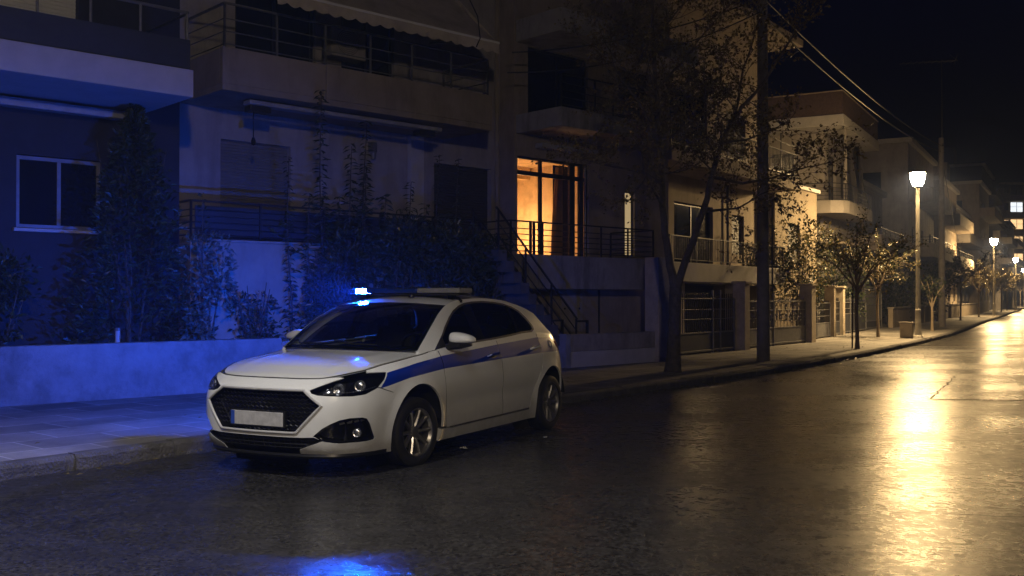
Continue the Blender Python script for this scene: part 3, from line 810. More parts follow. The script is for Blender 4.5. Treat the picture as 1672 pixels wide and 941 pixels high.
def solid_grid(mb, G, th, flip=False):
    mb.grid(G, 0, flip)
    edge = [G[i][0] for i in range(len(G))]+[G[-1][j] for j in range(1, len(G[0]))]+[G[i][-1] for i in range(len(G)-2, -1, -1)]+[G[0][j] for j in range(len(G[0])-2, 0, -1)]
    n = len(edge); vs = edge+[(p[0], p[1]*.995, p[2]-th) for p in edge]
    mb.add(vs, [((i, (i+1) % n, n+(i+1) % n, n+i) if flip else (i, n+i, n+(i+1) % n, (i+1) % n)) for i in range(n)])
front = [S(s_, spl(ZT, s_)[0]+.001) for s_ in [.70*i/16 for i in range(17)]]
c0 = mir(front)[::-1]+front[1:]
sideL = [S(.70+(2.03-.70)*i/24, spl(ZT, .70+(2.03-.70)*i/24)[0]+.001) for i in range(25)]
rx, ry, rz_ = sideL[-1]
cowl = [(rx+.20*(1-(t)**2), ry*t, rz_+.015*(1-t*t)) for t in [(-1+2*i/24) for i in range(25)]]
def hoodadd(u, v):
    a = abs(2*u-1); z = .034*(1-a**2.2)*math.sin(math.pi*min(1, v)**.75)
    z += .010*math.exp(-((a-.62)/.09)**2)*math.sin(math.pi*v)*(.5+.5*v)
    return Vector((0,0,z))
mb = MB(); solid_grid(mb, coons(c0, cowl, mir(sideL), sideL, 48, 40, hoodadd), .02, False); mb.build('hood', P_WHITE, CAR, smooth=True, sharp=60)
m = MB(); sl_ = [S(s_, spl(ZT, s_)[0]-.005) for s_ in [2.03*i/60 for i in range(61)]]
m.tube([(p[0], -p[1], p[2]) for p in sl_[:0:-1]]+sl_, .0042, 5); m.build('hood_gap_shade', C_BLACK, CAR)  # thin dark tube stands in for the shade in the hood gap
for sd in (1, -1):
    m = MB(); f = inset(S, -.002)
    for line in ([(2.182,1.02),(2.181,.82),(2.200,.60),(2.250,.29)], [(3.391,1.07),(3.378,.90),(3.382,.70),(3.421,.29)], [(4.406,1.11),(4.390,.86),(4.370,.78),(4.305,.68)]):
        m.tube([f(*q) for q in resample(line, .05, closed=False)], .003, 5)
    o = m.build('door_gap_shade', C_BLACK, CAR); o.scale = (1, sd, 1)  # dark tubes draw the shade between the door panels
m = MB(); f0 = [(p[0]-.012, p[1]*.985, p[2]-.012) for p in cowl]; f1 = [(p[0]-.16, p[1]*.96, p[2]+.012) for p in cowl]
m.grid([f0, f1], 0, True); m.build('cowl', C_BLACK, CAR, smooth=True)
RAIL = [(1.26,1.035),(1.13,1.125),(1.02,1.20),(.90,1.275),(.79,1.338),(.65,1.402),(.5,1.455),(.38,1.482),(.25,1.503),(.1,1.516),(-.1,1.524),(-.3,1.526),(-.55,1.518),(-.8,1.497),(-1.0,1.462),(-1.2,1.415),(-1.42,1.345)]
RAILS = [(x, spl([(-q[0], q[1]) for q in RAIL], -x)[0]) for x in [1.26-2.68*i/60 for i in range(61)]]
R3 = [Gs(x, z) for x, z in RAILS]
iW = min(range(61), key=lambda i: abs(RAILS[i][0]-.50))
pil, roofr = R3[:iW+1], R3[iW:]
DP = [Gs(x, z) for x, z in ((-1.42,1.345),(-1.50,1.27),(-1.60,1.18),(-1.70,1.10),(-1.78,1.04))]
# windscreen
hx, hy, hz = pil[0]
wb = [(hx+.16*(1-t*t), hy*t, hz+.012*(1-t*t)) for t in [(-1+2*i/20) for i in range(21)]]
wx_, wy, wz_ = pil[-1]
wt = [(wx_+.10*(1-t*t), wy*t, wz_+.030*(1-t*t)) for t in [(-1+2*i/20) for i in range(21)]]
Gw = coons(wb, wt, mir(pil), pil, 32, 20, lambda u, v: Vector((.35,0,.6))*(.03*(1-(2*u-1)**2)*math.sin(math.pi*v)))
mb = MB(); mb.grid(Gw, 0, False); ws = mb.build('windshield', C_SCREEN, CAR, smooth=True)
mb = MB()
nU = 32
for (i0, i1, j0, j1) in ((0,32,0,1),(0,32,18,20),(0,1,0,20),(31,32,0,20)):
    mb.grid([[tuple(Vector(Gw[i][j])-Vector((.004,0,.004))) for j in range(j0, j1+1)] for i in range(i0, i1+1)], 0, False)
mb.build('glass_border', C_GLOSS, ws, smooth=True)
# roof
wr = [(roofr[-1][0]-.09*(1-t*t), roofr[-1][1]*t, roofr[-1][2]+.022*(1-t*t)) for t in [(-1+2*i/20) for i in range(21)]]
mb = MB(); mb.grid(coons(wt, wr, mir(roofr), roofr, 32, 32, bump_c(.032, 1.0)), 0, False); mb.build('roof', P_WHITE, CAR, smooth=True)
# tailgate with rear window
hb = [S(S3-1.02*abs(t)**1.0, spl(ZT, S3-1.02*abs(t))[0]) for t in [0]]
rb = []
for i in range(-10, 11):
    s_ = S3-1.15*abs(i)/10; p = S(s_, spl(ZT, s_)[0]); rb.append((p[0], p[1]*(1 if i >= 0 else -1), p[2]))
dpe = DP[:-1]+[rb[-1]]
Gt = coons(wr, rb, mir(dpe), dpe, 24, 16)
mb = MB(); mb.grid(Gt, 0, False); tg_ = mb.build('tailgate', P_WHITE, CAR, smooth=True)
mb = MB(); mb.grid([[tuple(Vector(Gt[i][j])+Vector((-.006,0,.004))) for j in range(3, 12)] for i in range(3, 22)], 0, False); mb.build('rear_window', C_GLOSS, tg_, smooth=True)
# side of the cabin
def cab(x, z): return Gs(x, z)
DLO = [(1.035,1.030),(.90,1.118),(.723,1.238),(.56,1.330),(.412,1.398),(.26,1.445),(.115,1.473),(-.05,1.487),(-.268,1.492),(-.52,1.484),(-.748,1.462),(-.91,1.428),(-1.041,1.378),(-1.15,1.290),(-1.225,1.198),(-1.21,1.165),(-1.13,1.140)]
belt = [(x, zb_of_x(x)[1]+.010) for x in [-1.13+(1.035+1.13)*i/16 for i in range(1, 16)]]
DLOP = DLO+belt
frame_o = RAILS+[(-1.50,1.27),(-1.60,1.18),(-1.70,1.10),(-1.74,1.065)]+[(x, zb_of_x(x)[1]-.002) for x in [-1.74+3.0*i/26 for i in range(1, 27)]]
cen = lambda m_: Vector((m_.x, 0, m_.z-.05))
def vcut(poly, x0, x1):
    out = poly
    for (xx, keep) in ((x0, lambda x: x >= x0), (x1, lambda x: x <= x1)):
        res_ = []
        for i in range(len(out)):
            a, b = out[i-1], out[i]; ka, kb = keep(a[0]), keep(b[0])
            if ka != kb:
                t = (xx-a[0])/(b[0]-a[0]); res_.append((xx, a[1]+(b[1]-a[1])*t))
            if kb: res_.append(b)
        out = res_
    return out
for sd in (1, -1):
    fo = panel('cabin_side', frame_o, [DLOP], cab, [P_WHITE], CAR, sd, res=.04, flange=.03, centre=cen)
    pin = [(p[0], p[1]) for p in DLOP]
    panel('window_seal', offset_poly(DLOP, .004), [offset_poly(DLOP, -.016)], inset(cab, .002), [C_BLACK], fo, sd, res=.04, flange=0, centre=cen)
    for x0, x1, nm in ((.16,1.2,'side_window'), (-.80,.02,'side_window'), (-1.3,-.84,'quarter_window')):
        panel(nm, vcut(offset_poly(DLOP, -.010), x0, x1), [], inset(cab, -.008), [C_GLASS], CAR, sd, res=.06, flange=0, centre=cen)
    for x0, x1 in ((.005,.165), (-.845,-.795)):
        panel('pillar_trim', vcut(offset_poly(DLOP, -.006), x0, x1), [], inset(cab, -.003), [C_GLOSS], fo, sd, res=.05, flange=.02, centre=cen)
    # mirror sail and mirror
    panel('mirror_sail', vcut(offset_poly(DLOP, -.008), .84, 1.2), [], inset(cab, .001), [C_BLACK], fo, sd, res=.04, flange=.01, centre=cen)
    mr_ = MB(); rows = []
    for i in range(13):
        t = i/12; ph = (t-.5)*math.pi; row = []; hs = (.088-.050*t**1.3); rr_ = max(0, math.cos(ph))**.38
        for k in range(21):
            a = 2*math.pi*k/20; cx_, cz = math.cos(a), math.sin(a); e_ = lambda v_: math.copysign(abs(v_)**.75, v_)
            row.append((.80+.085*e_(cx_)*rr_*(1 if cx_ > 0 else .35)-.05*t*t, .845+.235*(.5+.5*math.sin(ph)), 1.125+hs*e_(cz)*rr_*(1.0 if cz > 0 else .55)+.02*(.4-t)))
        rows.append(row)
    mr_.grid(rows, 0, False)
    o = mr_.build('wing_mirror', P_WHITE, CAR, smooth=True, sharp=180); o.scale = (1, sd, 1)
    b = MB(); b.tube([(.83,.80,1.045),(.815,.87,1.055),(.81,.95,1.072)], [.035,.032,.04], 10)
    b.tube([(.81,.845,1.078),(.80,.95,1.078),(.77,1.05,1.082)], [.05,.045,.02], 10)
    q = b.build('mirror_base', C_BLACK, o, smooth=True)
    m = MB(); px_ = .30 if sd > 0 else .30
    # wiper
    a0 = along(wb, .62 if sd > 0 else .30); 
    m = MB(); f_ = lambda u, v: Vector(Gw[int(u*32)][int(v*20)])+Vector((.012,0,.012))
    u0 = .78 if sd > 0 else .40; pts = [f_(max(0, u0-.32*t/6), .05+.012*t) for t in range(7)]
    m.tube(pts, .007, 6); o = m.build('wiper', C_BLACK, CAR, smooth=True)
# wheels
def make_wheel():
    t = empty('wheel', (0,0,0)); t.parent = CAR
    del_keys = ()
    m = MB(); m.lathe([(.218,-.085),(.225,-.10),(.27,-.104),(.298,-.098),(.314,-.085),(.319,-.06),(.319,-.058),(.312,-.055),(.312,-.045),(.3195,-.042),(.320,0),(.3195,.042),(.312,.045),(.312,.055),(.319,.058),(.319,.06),(.314,.085),(.298,.098),(.27,.104),(.225,.10),(.218,.085)], 48, 'y')
    m.build('tyre', C_RUBBER, t, smooth=True)
    m = MB()
    m.lathe([(.219,-.08),(.20,-.07),(.195,.02),(.198,.07),(.214,.094),(.222,.094),(.222,.088),(.214,.080)], 40, 'y')
    for k in range(10):
        a = 2*math.pi*k/10; ca, sa = math.cos(a), math.sin(a); ta = (-sa, ca)
        prof = []
        for r_, w_, y_ in ((.045,.020,.062),(.10,.014,.072),(.16,.014,.080),(.208,.019,.084)):
            cx_, cz = ca*r_, sa*r_
            prof.append([(cx_-ta[0]*w_, y_-.012, cz-ta[1]*w_), (cx_-ta[0]*w_*.45, y_, cz-ta[1]*w_*.45), (cx_+ta[0]*w_*.45, y_, cz+ta[1]*w_*.45), (cx_+ta[0]*w_, y_-.012, cz+ta[1]*w_)])
        m.grid(prof, 0, False)
        back = [[(p[0], p[1]-.028, p[2]) for p in (row[0], row[3])] for row in prof]
        m.grid([[r[0], b[0]] for r, b in zip(prof, back)], 0, False); m.grid([[r[3], b[1]] for r, b in zip(prof, back)], 0, True)
    m.build('rim', C_RIM, t, smooth=True, sharp=30)
    m = MB(); m.lathe([(.0,.078),(.03,.077),(.048,.070),(.052,.055),(.052,.03)][::-1], 20, 'y')
    for k in range(5):
        a = 2*math.pi*(k+.5)/5; m.lathe([(.007,.06),(.008,.07),(0,.071)][::-1], 8, 'y', (.064*math.cos(a), 0, .064*math.sin(a)))
    m.build('hub_cap', C_RIM, t, smooth=True)
    m = MB(); m.lathe([(.03,.03),(.15,.03),(.15,.01),(.03,.01)][::-1], 28, 'y'); m.lathe([(.0,-.05),(.205,-.05)][::-1], 28, 'y'); m.build('brake_disc', C_BLACK, t)
    return t
wp = make_wheel()
for i, (x, sd) in enumerate(((HB,1),(HB,-1),(-HB,1),(-HB,-1))):
    o = wp if i == 0 else copy_tree(wp, CAR)
    o.location = (x, sd*.785, .30); o.rotation_euler = (0, R(17*i), (0 if sd > 0 else math.pi)+(R(-5) if x > 0 else 0))
# dark underside and wheel housings
m = MB()
rows = []
for i in range(41):
    x = 2.30-4.35*i/40; w_ = .80 if abs(x) < 1.9 else .70
    inn = any(abs(x-c_) < .46 for c_ in (HB, -HB)); w2 = .56 if inn else w_
    rows.append([(x,-w2,.80),(x,-w2,.21),(x,w2,.21),(x,w2,.80)])
m.grid(rows, 0, True)
m.add([(2.30,-.7,.21),(2.30,.7,.21),(2.30,.7,.80),(2.30,-.7,.80)], [(0,1,2,3)])
for c_ in (HB, -HB):
    for sd in (1, -1):
        rr = []
        for k in range(19):
            a = R(8+164*k/18); rr.append([(c_+.435*math.cos(a), sd*.56, .32+.435*math.sin(a)), (c_+.435*math.cos(a), sd*.865, .32+.435*math.sin(a))])
        m.grid(rr, 0, sd > 0)
        m.add([(c_+.435*math.cos(R(20*k)), sd*.57, .32+.435*math.sin(R(20*k))) for k in range(18)], [tuple(range(18))])
m.build('underbody', M['black'], CAR)
# interior
m = MB(); m.grid([[(1.40,-.74,.98),(1.40,.74,.98)],[(1.05,-.74,1.02),(1.05,.74,1.02)],[(.78,-.74,.99),(.78,.74,.99)],[(.72,-.74,.80),(.72,.74,.80)],[(.85,-.74,.45),(.85,.74,.45)]], 0, True)
rows = []
for k in range(9): a = math.pi*k/8; rows.append([(.80+.10*math.cos(a), .18, 1.0+.045*math.sin(a)), (.80+.10*math.cos(a), .58, 1.0+.045*math.sin(a))])
m.grid(rows); m.build('dashboard', C_BLACK, CAR, smooth=True)
m = MB(); m.tube([(.60+.07*math.sin(2*math.pi*k/24), .38+.185*math.cos(2*math.pi*k/24), 1.0+.17*math.sin(2*math.pi*k/24)) for k in range(24)], .016, 8, closed=True)
m.tube([(.60,.38,1.0),(.80,.38,.93)], .03, 8); m.tube([(.60,.21,1.0),(.60,.55,1.0)], .018, 6); m.build('steering_wheel', C_BLACK, CAR, smooth=True)
def seat_part(name, y, x0, rear=False):
    m = MB(); wd = .25 if not rear else .62
    def cush(c, sx, sy, sz, rot):
        rows = []
        for i in range(9):
            ph = (i/8-.5)*math.pi; row = []
            for k in range(25):
                a = 2*math.pi*k/24; e = lambda v_, p_: math.copysign(abs(v_)**p_, v_)
                p = Vector((sx*e(math.cos(ph), .3)*e(math.cos(a), .4), sy*e(math.cos(ph), .3)*e(math.sin(a), .4), sz*e(math.sin(ph), .5)))
                p.rotate(Matrix.Rotation(rot, 3, 'Y')); row.append(tuple(p+Vector(c)))
            rows.append(row)
        m.grid(rows)
    cush((x0, y, .60), .26, wd, .09, R(-6)); cush((x0-.27, y, .90), .07, wd*.92, .33, R(-18))
    for q in ((y,) if not rear else (-.38, .38)): cush((x0-.40, q, 1.26), .045, .13, .09, R(-10)); m.tube([(x0-.36, q-.06, 1.1),(x0-.39, q-.06, 1.22)], .008, 6); m.tube([(x0-.36, q+.06, 1.1),(x0-.39, q+.06, 1.22)], .008, 6)
    m.build(name, C_SEAT, CAR, smooth=True, sharp=60)
seat_part('front_seat', .38, .15); seat_part('front_seat', -.38, .15); seat_part('rear_seat', 0, -.75, True)
m = MB(); m.box(.565,.60,-.11,.11,1.335,1.40); m.tube([(.60,0,1.39),(.66,0,1.45)], .012, 6); m.build('rear_view_mirror', C_BLACK, CAR, bevel=.012)
m = MB(); m.grid([[(x, y, z) for y in (-.56,.56)] for x, z in ((.50,1.43),(.2,1.475),(-.5,1.48),(-1.2,1.38))], 0, False); m.build('headliner', pbr('headliner_cloth', (.12,.12,.12), .9), CAR)
# light bar
LB = empty('light_bar', (0,0,0)); LB.parent = CAR; LB.location = (.10, .03, -.014); LB.scale = (1, .98, 1)
m = MB(); m.box(-.05,.25,-.64,.64,1.572,1.592); m.build('bar_base', C_BLACK, LB, bevel=.01)
def lens(name, y0, y1, mat, z1=1.648, x0=-.04, x1=.24):
    m = MB(); m.box(x0,x1,y0,y1,1.5925,z1); return m.build(name, mat, LB, bevel=.014)
lens('lit_beacon', -.625, -.475, BLUE_LED, 1.641, .06, .19); lens('blue_lens', -.465, -.20, C_BLUELENS); lens('blue_lens', -.195, .16, C_BLUELENS, 1.640); lens('clear_lens', .165, .665, C_GREY)
for sd in (1, -1):
    m = MB(); m.box(.06,.14,sd*.50-.03,sd*.50+.03,1.52,1.573); m.tube([(.10,sd*.50,1.56),(.10,sd*.585,1.535),(.10,sd*.615,1.505)], .016, 6)
    m.build('bar_foot', C_BLACK, LB, bevel=.006)
m = MB(); m.box(-.045,.245,-.668,-.468,1.6425,1.652); m.box(-.045,.02,-.60,-.468,1.593,1.642); m.box(.02,.19,-.4715,-.468,1.593,1.642); m.build('beacon_light_shield', C_BLACK, LB, bevel=.003)  # lid and back shield added to cut the blue light upwards and rearwards
m = MB(); m.lathe([(.03,1.535),(.026,1.56),(.0,1.566)], 12, 'z', (.42,.18,0)); m.build('roof_antenna', C_BLACK, CAR, smooth=True)

# ------------------------------------------------------------------ buildings
def wall(mb, u0, u1, z0, z1, y, ops=(), rev=.18, mi=0):
    """front face (facing -y) with openings (u0,u1,z0,z1) and their reveals"""
    us = sorted({u0, u1, *[o[0] for o in ops], *[o[1] for o in ops]}); zs = sorted({z0, z1, *[o[2] for o in ops], *[o[3] for o in ops]})
    us = [u for u in us if u0 <= u <= u1]; zs = [z for z in zs if z0 <= z <= z1]
    for a, b in zip(us, us[1:]):
        for c, d in zip(zs, zs[1:]):
            m_, n_ = (a+b)/2, (c+d)/2
            if any(o[0] < m_ < o[1] and o[2] < n_ < o[3] for o in ops): continue
            mb.quad((a,y,c),(b,y,c),(b,y,d),(a,y,d), mi)
    for a, b, c, d in ops:
        mb.quad((a,y,c),(a,y,d),(a,y+rev,d),(a,y+rev,c), mi); mb.quad((b,y,c),(b,y+rev,c),(b,y+rev,d),(b,y,d), mi)
        mb.quad((a,y,d),(b,y,d),(b,y+rev,d),(a,y+rev,d), mi); mb.quad((a,y,c),(a,y+rev,c),(b,y+rev,c),(b,y,c), mi)
def shell(mb, u0, u1, y, y1, z0, z1, ops=(), rev=.18, mi=0):
    wall(mb, u0, u1, z0, z1, y, ops, rev, mi)
    mb.quad((u0,y1,z0),(u0,y,z0),(u0,y,z1),(u0,y1,z1), mi); mb.quad((u1,y,z0),(u1,y1,z0),(u1,y1,z1),(u1,y,z1), mi)
    mb.quad((u1,y1,z0),(u0,y1,z0),(u0,y1,z1),(u1,y1,z1), mi); mb.quad((u0,y,z1),(u1,y,z1),(u1,y1,z1),(u0,y1,z1), mi)
def slats(mb, u0, u1, y, z0, z1, pitch=.055, th=.012):
    z = z0
    while z < z1-.01:
        t = min(z+pitch, z1)
        mb.quad((u0,y,z),(u1,y,z),(u1,y-th,z+.25*pitch),(u0,y-th,z+.25*pitch)); mb.quad((u0,y-th,z+.25*pitch),(u1,y-th,z+.25*pitch),(u1,y,t),(u0,y,t)); z += pitch
def shutter(parent, u0, u1, y, z0, z1, mat, name='shutter', pitch=.055):
    m = MB(parent_du[parent.name]); slats(m, u0, u1, y, z0, z1, pitch); return m.build(name, mat, parent)
def win(parent, u0, u1, y, z0, z1, n=2, fr=.06, fmat=None, pmat=None, name='window', transom=None):
    du = parent_du[parent.name]; fmat = fmat or M['white_metal']
    m = MB(du); m.box(u0,u1,y-.03,y+.03,z1-fr,z1); m.box(u0,u1,y-.03,y+.03,z0,z0+fr)
    for k in range(n+1):
        c_ = u0+fr/2+(u1-u0-fr)*k/n; m.box(c_-fr/2,c_+fr/2,y-.028,y+.028,z0+fr,z1-fr)
    if transom: m.box(u0+fr,u1-fr,y-.026,y+.026,transom-fr/2,transom+fr/2)
    f = m.build(name, fmat, parent, bevel=.004)
    m = MB(du); m.box(u0+fr*.5,u1-fr*.5,y-.006,y+.006,z0+fr*.5,z1-fr*.5); m.build('pane', pmat or M['pane_dark'], f)
    return f
def railing(parent, segs, z0, z1, y=None, bars=5, post=1.0, mat=None, vert=None, name='railing', r=.011):
    """segs: list of (x,y) corner points"""
    du = parent_du[parent.name]; m = MB(du)
    for (a, b) in zip(segs, segs[1:]):
        l = math.dist(a, b); n = max(1, round(l/post))
        m.bar((*a, z1), (*b, z1), .045, .03)
        for k in range(n+1):
            t = k/n; x, yy = a[0]+(b[0]-a[0])*t, a[1]+(b[1]-a[1])*t; m.bar((x,yy,z0),(x,yy,z1-.01), .032)
        if vert:
            q = int(l/vert); m.bar((*a, z0+.08), (*b, z0+.08), .025, .02)
            for k in range(1, q): t = k/q; x, yy = a[0]+(b[0]-a[0])*t, a[1]+(b[1]-a[1])*t; m.bar((x,yy,z0+.08),(x,yy,z1), .013)
        else:
            for k in range(bars): z = z0+.06+(z1-z0-.1)*k/bars; m.tube([(*a, z),(*b, z)], r, 5)
    return m.build(name, mat or M['dark_metal'], parent)
parent_du = {}
def building(name, ox, oy, ang, u0, label, cat='building', group=None):
    a = R(ang); e = empty(name, (ox+math.cos(a)*u0, oy+math.sin(a)*u0, 0), a, label, cat, group); parent_du[e.name] = -u0; return e
WX, WY, WA = -1.5, 21.57, 43
# --- the dark house on the left
A = building('apartment_building', WX, WY, WA, -14, 'dark blue-lit apartment block with a white-edged balcony, at the left edge', 'building', 'apartment blocks facing the parked car')
dA = 14
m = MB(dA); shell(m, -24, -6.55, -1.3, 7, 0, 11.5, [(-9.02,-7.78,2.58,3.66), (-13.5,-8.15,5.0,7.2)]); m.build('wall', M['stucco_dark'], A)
win(A, -9.01, -7.79, -1.2, 2.59, 3.65, 2, .055, M['frame_grey'])
m = MB(dA); m.box(-9.07,-7.73,-1.36,-1.17,2.53,2.58); m.build('window_sill', M['white_plaster'], A, bevel=.006)
m = MB(dA); slats(m, -13.5, -8.15, -1.16, 5.0, 7.2, .06); m.build('shutter', M['white_metal'], A)
m = MB(dA); m.box(-24,-7.13,-3.04,-1.3,4.48,4.88); bal = m.build('balcony', M['white_plaster'], A, bevel=.012)
m = MB(dA); m.box(-24,-7.16,-2.99,-2.95,4.89,5.32); m.box(-7.20,-7.16,-2.95,-1.35,4.89,5.32); m.build('balcony_panel', M['dark_panel'], bal)
m = MB(dA); m.tube([(-24,-2.97,5.72),(-7.18,-2.97,5.72),(-7.18,-1.35,5.72)], .024, 8)
for k in range(20): x = -7.2-.69*k; m.tube([(x,-2.97,5.30),(x,-2.97,5.71)], .02, 8)
m.build('railing', M['grey_metal'], bal, smooth=True)
m = MB(dA); m.box(-24,-7.32,-1.62,-1.34,4.31,4.42); m.box(-24,-7.32,-1.66,-1.62,4.29,4.39); m.build('awning_case', M['case_metal'], A, bevel=.015)

# --- the flats with the striped-edge awning
B = building('apartment_building', WX, WY, WA, -2.5, 'cream apartment block with a scalloped awning over its upper balcony, behind the police car', 'building', 'apartment blocks facing the parked car')
dB = 2.5
m = MB(dB); shell(m, -6.55, 1.66, 0, 8, 0, 12.5, [(-5.18,-3.74,2.5,4.45), (-.24,1.40,2.5,4.47), (-4.9,-3.2,5.72,7.9), (-2.6,-1.3,5.72,7.9)]); m.build('wall', M['stucco_cream'], B)
shutter(B, -5.18, -3.74, .13, 2.5, 4.45, M['shutter']); shutter(B, -.24, 1.40, .13, 2.5, 4.47, M['shutter_dark'])
win(B, -4.9, -3.2, .12, 5.72, 7.9, 2, .07, M['dark_metal'], name='balcony_door'); win(B, -2.6, -1.3, .12, 5.72, 7.9, 2, .07, M['dark_metal'], name='balcony_door')
m = MB(dB); m.box(-.96,-.61,-.12,-.003,2.5,4.975); m.build('pilaster', M['white_plaster'], B, bevel=.006)
m = MB(dB); m.tube([(1.52,-.07,.2),(1.52,-.07,12)], .05, 10); m.build('drainpipe', M['stucco_tan'], B, smooth=True)
m = MB(dB); m.box(-1.96,-1.84,-.16,-.005,4.52,4.72); m.lathe([(.0,4.36),(.05,4.38),(.055,4.5),(.03,4.52)], 10, 'z', (-1.90,-.10,0)); m.build('wall_lamp', M['grey_metal'], B, bevel=.008)
m = MB(dB)
m.box(-5.95,.0,-1.6,-.003,4.99,5.10); m.box(-5.95,-3.97,-1.6,-1.48,5.10,5.71); m.box(-3.96,0,-1.606,-1.48,5.10,5.71); m.box(-5.95,-5.83,-1.48,-.003,5.10,5.69); m.box(-.12,0,-1.48,-.003,5.10,5.69)
bal = m.build('balcony', M['stucco_tan'], B, bevel=.01)
railing(B, [(-5.88,-.1),(-5.88,-1.53),(-.06,-1.53),(-.06,-.1)], 5.71, 6.45, bars=3, post=.97, mat=M['grey_metal'])
m = MB(dB); m.box(-3.1,-2.3,-.42,-.08,6.25,6.85); ac = m.build('air_conditioner', M['stucco_cream'], B, bevel=.02)
m = MB(dB); 
for k in range(7): m.tube([(-2.72+.035*(k+1)*math.cos(2*math.pi*i/24), -.425, 6.55+.035*(k+1)*math.sin(2*math.pi*i/24)) for i in range(24)], .004, 4, closed=True)
m.build('fan_grille', M['dark_metal'], ac)
# awning
m = MB(dB); rows = []
nA = 60
for i in range(nA+1):
    u = -5.3+4.92*i/nA; row = []
    for j in range(15):
        t = j/14; row.append((u, -.10-2.1*t, 8.55-1.93*t-.10*math.sin(math.pi*t)+.012*math.sin(u*2.1+t*4)))
    rows.append(row)
m.grid(rows, 0, True); m.grid([[(p[0], p[1], p[2]-.004) for p in r_] for r_ in rows], 0, False)
for side_u in (-.38,):
    m.add([(side_u,-.10,8.55),(side_u,-2.2,6.62),(side_u,-2.2,6.55),(side_u,-.10,8.30)], [(0,1,2,3)])
aw = m.build('awning', M['fabric'], B, smooth=True)
m = MB(dB); m.box(-5.32,-.36,-2.235,-2.195,6.59,6.635); m.build('awning_bar', M['white_metal'], aw, bevel=.008)
m = MB(dB); rows = []
for i in range(241):
    u = -5.3+4.92*i/240; d = .15+.05*abs(math.sin(u*math.pi/.27)); rows.append([(u, -2.225-.012*math.sin(u*9), 6.59), (u, -2.235+.018*math.sin(u*9), 6.59-d*.6), (u, -2.23+.025*math.sin(u*9+1), 6.59-d)])
m.grid(rows, 0, True); m.grid([[(p[0], p[1]+.003, p[2]) for p in r_] for r_ in rows], 0, False); m.build('valance', M['fabric'], aw, smooth=True)
m = MB(dB); m.tube([(-1.25,-2.24,7.45),(-1.0,-2.3,7.0),(-.92,-2.28,6.6),(-1.0,-2.26,6.42)], .012, 6); m.tube([(-.45,-.1,7.0),(-.45,-1.2,6.85),(-.45,-2.18,6.6)], .02, 6); m.build('awning_arm', M['dark_metal'], aw, smooth=True)
m = MB(dB); m.box(-5.33,-1.12,-1.36,-1.12,4.87,4.95); ac = m.build('awning_case', M['case_metal'], B, bevel=.02)
for u in (-5.1, -1.45):
    m = MB(dB); m.box(u-.2,u+.2,-1.33,-1.10,4.76,4.865); m.build('case_bracket', M['dark_metal'], ac, bevel=.015)
m = MB(dB); m.tube([(-5.2,-1.25,4.78),(-5.2,-1.25,4.30)], .009, 6); m.lathe([(0,4.18),(.035,4.2),(.04,4.26),(.02,4.32),(0,4.33)], 10, 'z', (-5.2,-1.25,0)); m.build('crank_hook', M['black'], ac, smooth=True)
# raised terrace in front of the flats
m = MB(dB); m.box(-6.5,-.25,-1.6,-.003,.2,2.48); m.box(-6.52,-.2,-1.64,-.003,2.4805,2.52); m.build('terrace', M['stucco_cream'], B, bevel=.008)
railing(B, [(-6.48,-.1),(-6.48,-1.58),(-.3,-1.58)], 2.52, 3.13, bars=5, post=1.3)
m = MB(dB); m.box(-6.4,-1.2,-1.56,-1.545,2.60,3.06); m.build('terrace_screen', M['dark_panel'], B)

# --- the flats with the lit window
Cc = building('apartment_building', WX, WY, WA, 4.2, 'apartment block with a large orange lit window above a concrete balcony', 'building', 'apartment blocks facing the parked car')
dC = -4.2
big = (1.75,4.13,2.5,4.78)
m = MB(dC); shell(m, 1.66, 7.2, -.5, 8, 0, 12.5, [big, (5.45,5.83,2.6,4.25), (2.08,4.09,5.68,7.3), (5.2,6.4,5.9,7.3)], .16); m.build('wall', M['stucco_tan'], Cc)
f = win(Cc, 1.75, 4.13, -.40, 2.5, 4.78, 1, .06, M['dark_metal'], pane_clear, 'lit_window', transom=4.42)
m = MB(dC)
m.box(2.52,2.60,-.435,-.365,2.5,4.75); m.box(3.53,3.70,-.437,-.363,2.5,4.75); m.box(3.86,4.0,-.437,-.363,2.5,4.75); m.box(1.76,4.12,-.43,-.37,4.36,4.46)
m.build('mullion', M['dark_metal'], f, bevel=.004)
m = MB(dC); m.box(4.03,4.05,-.455,-.45,2.5,4.75); m.build('handle_strip', M['white_metal'], f)
# the room behind it
m = MB(dC); u0, u1, y0, y1, z0, z1 = 1.70, 5.0, -.30, 3.2, 2.45, 5.05
m.quad((u0,y1,z0),(u1,y1,z0),(u1,y1,z1),(u0,y1,z1)); m.quad((u0,y0,z0),(u0,y1,z0),(u0,y1,z1),(u0,y0,z1)); m.quad((u1,y1,z0),(u1,y0,z0),(u1,y0,z1),(u1,y1,z1)); m.quad((u0,y0,z1),(u0,y1,z1),(u1,y1,z1),(u1,y0,z1)); m.quad((u0,y1,z0),(u0,y0,z0),(u1,y0,z0),(u1,y1,z0))
m.build('room', M['room_wall'], Cc)
m = MB(dC); m.box(1.75,4.9,2.35,2.5,4.72,5.04); m.build('room_beam', M['room_wall'], Cc)
m = MB(dC); rows = []
for i in range(41):
    t = i/40; u = 3.40+.34*t; rows.append([(u+(.18*(zz)**1.5)*(1-t), .05+.05*math.sin(t*38), 2.48+2.25*zz) for zz in [k/10 for k in range(11)]])
m.grid(rows); m.build('curtain', M['curtain'], Cc, smooth=True)
m = MB(dC); m.box(3.66,4.2,.25,.27,2.46,4.8); m.build('dark_curtain', pbr('navy_curtain', (.02,.02,.03), .9), Cc)
BULB = emit('room_bulb', (1.0,.58,.26), 190.0)
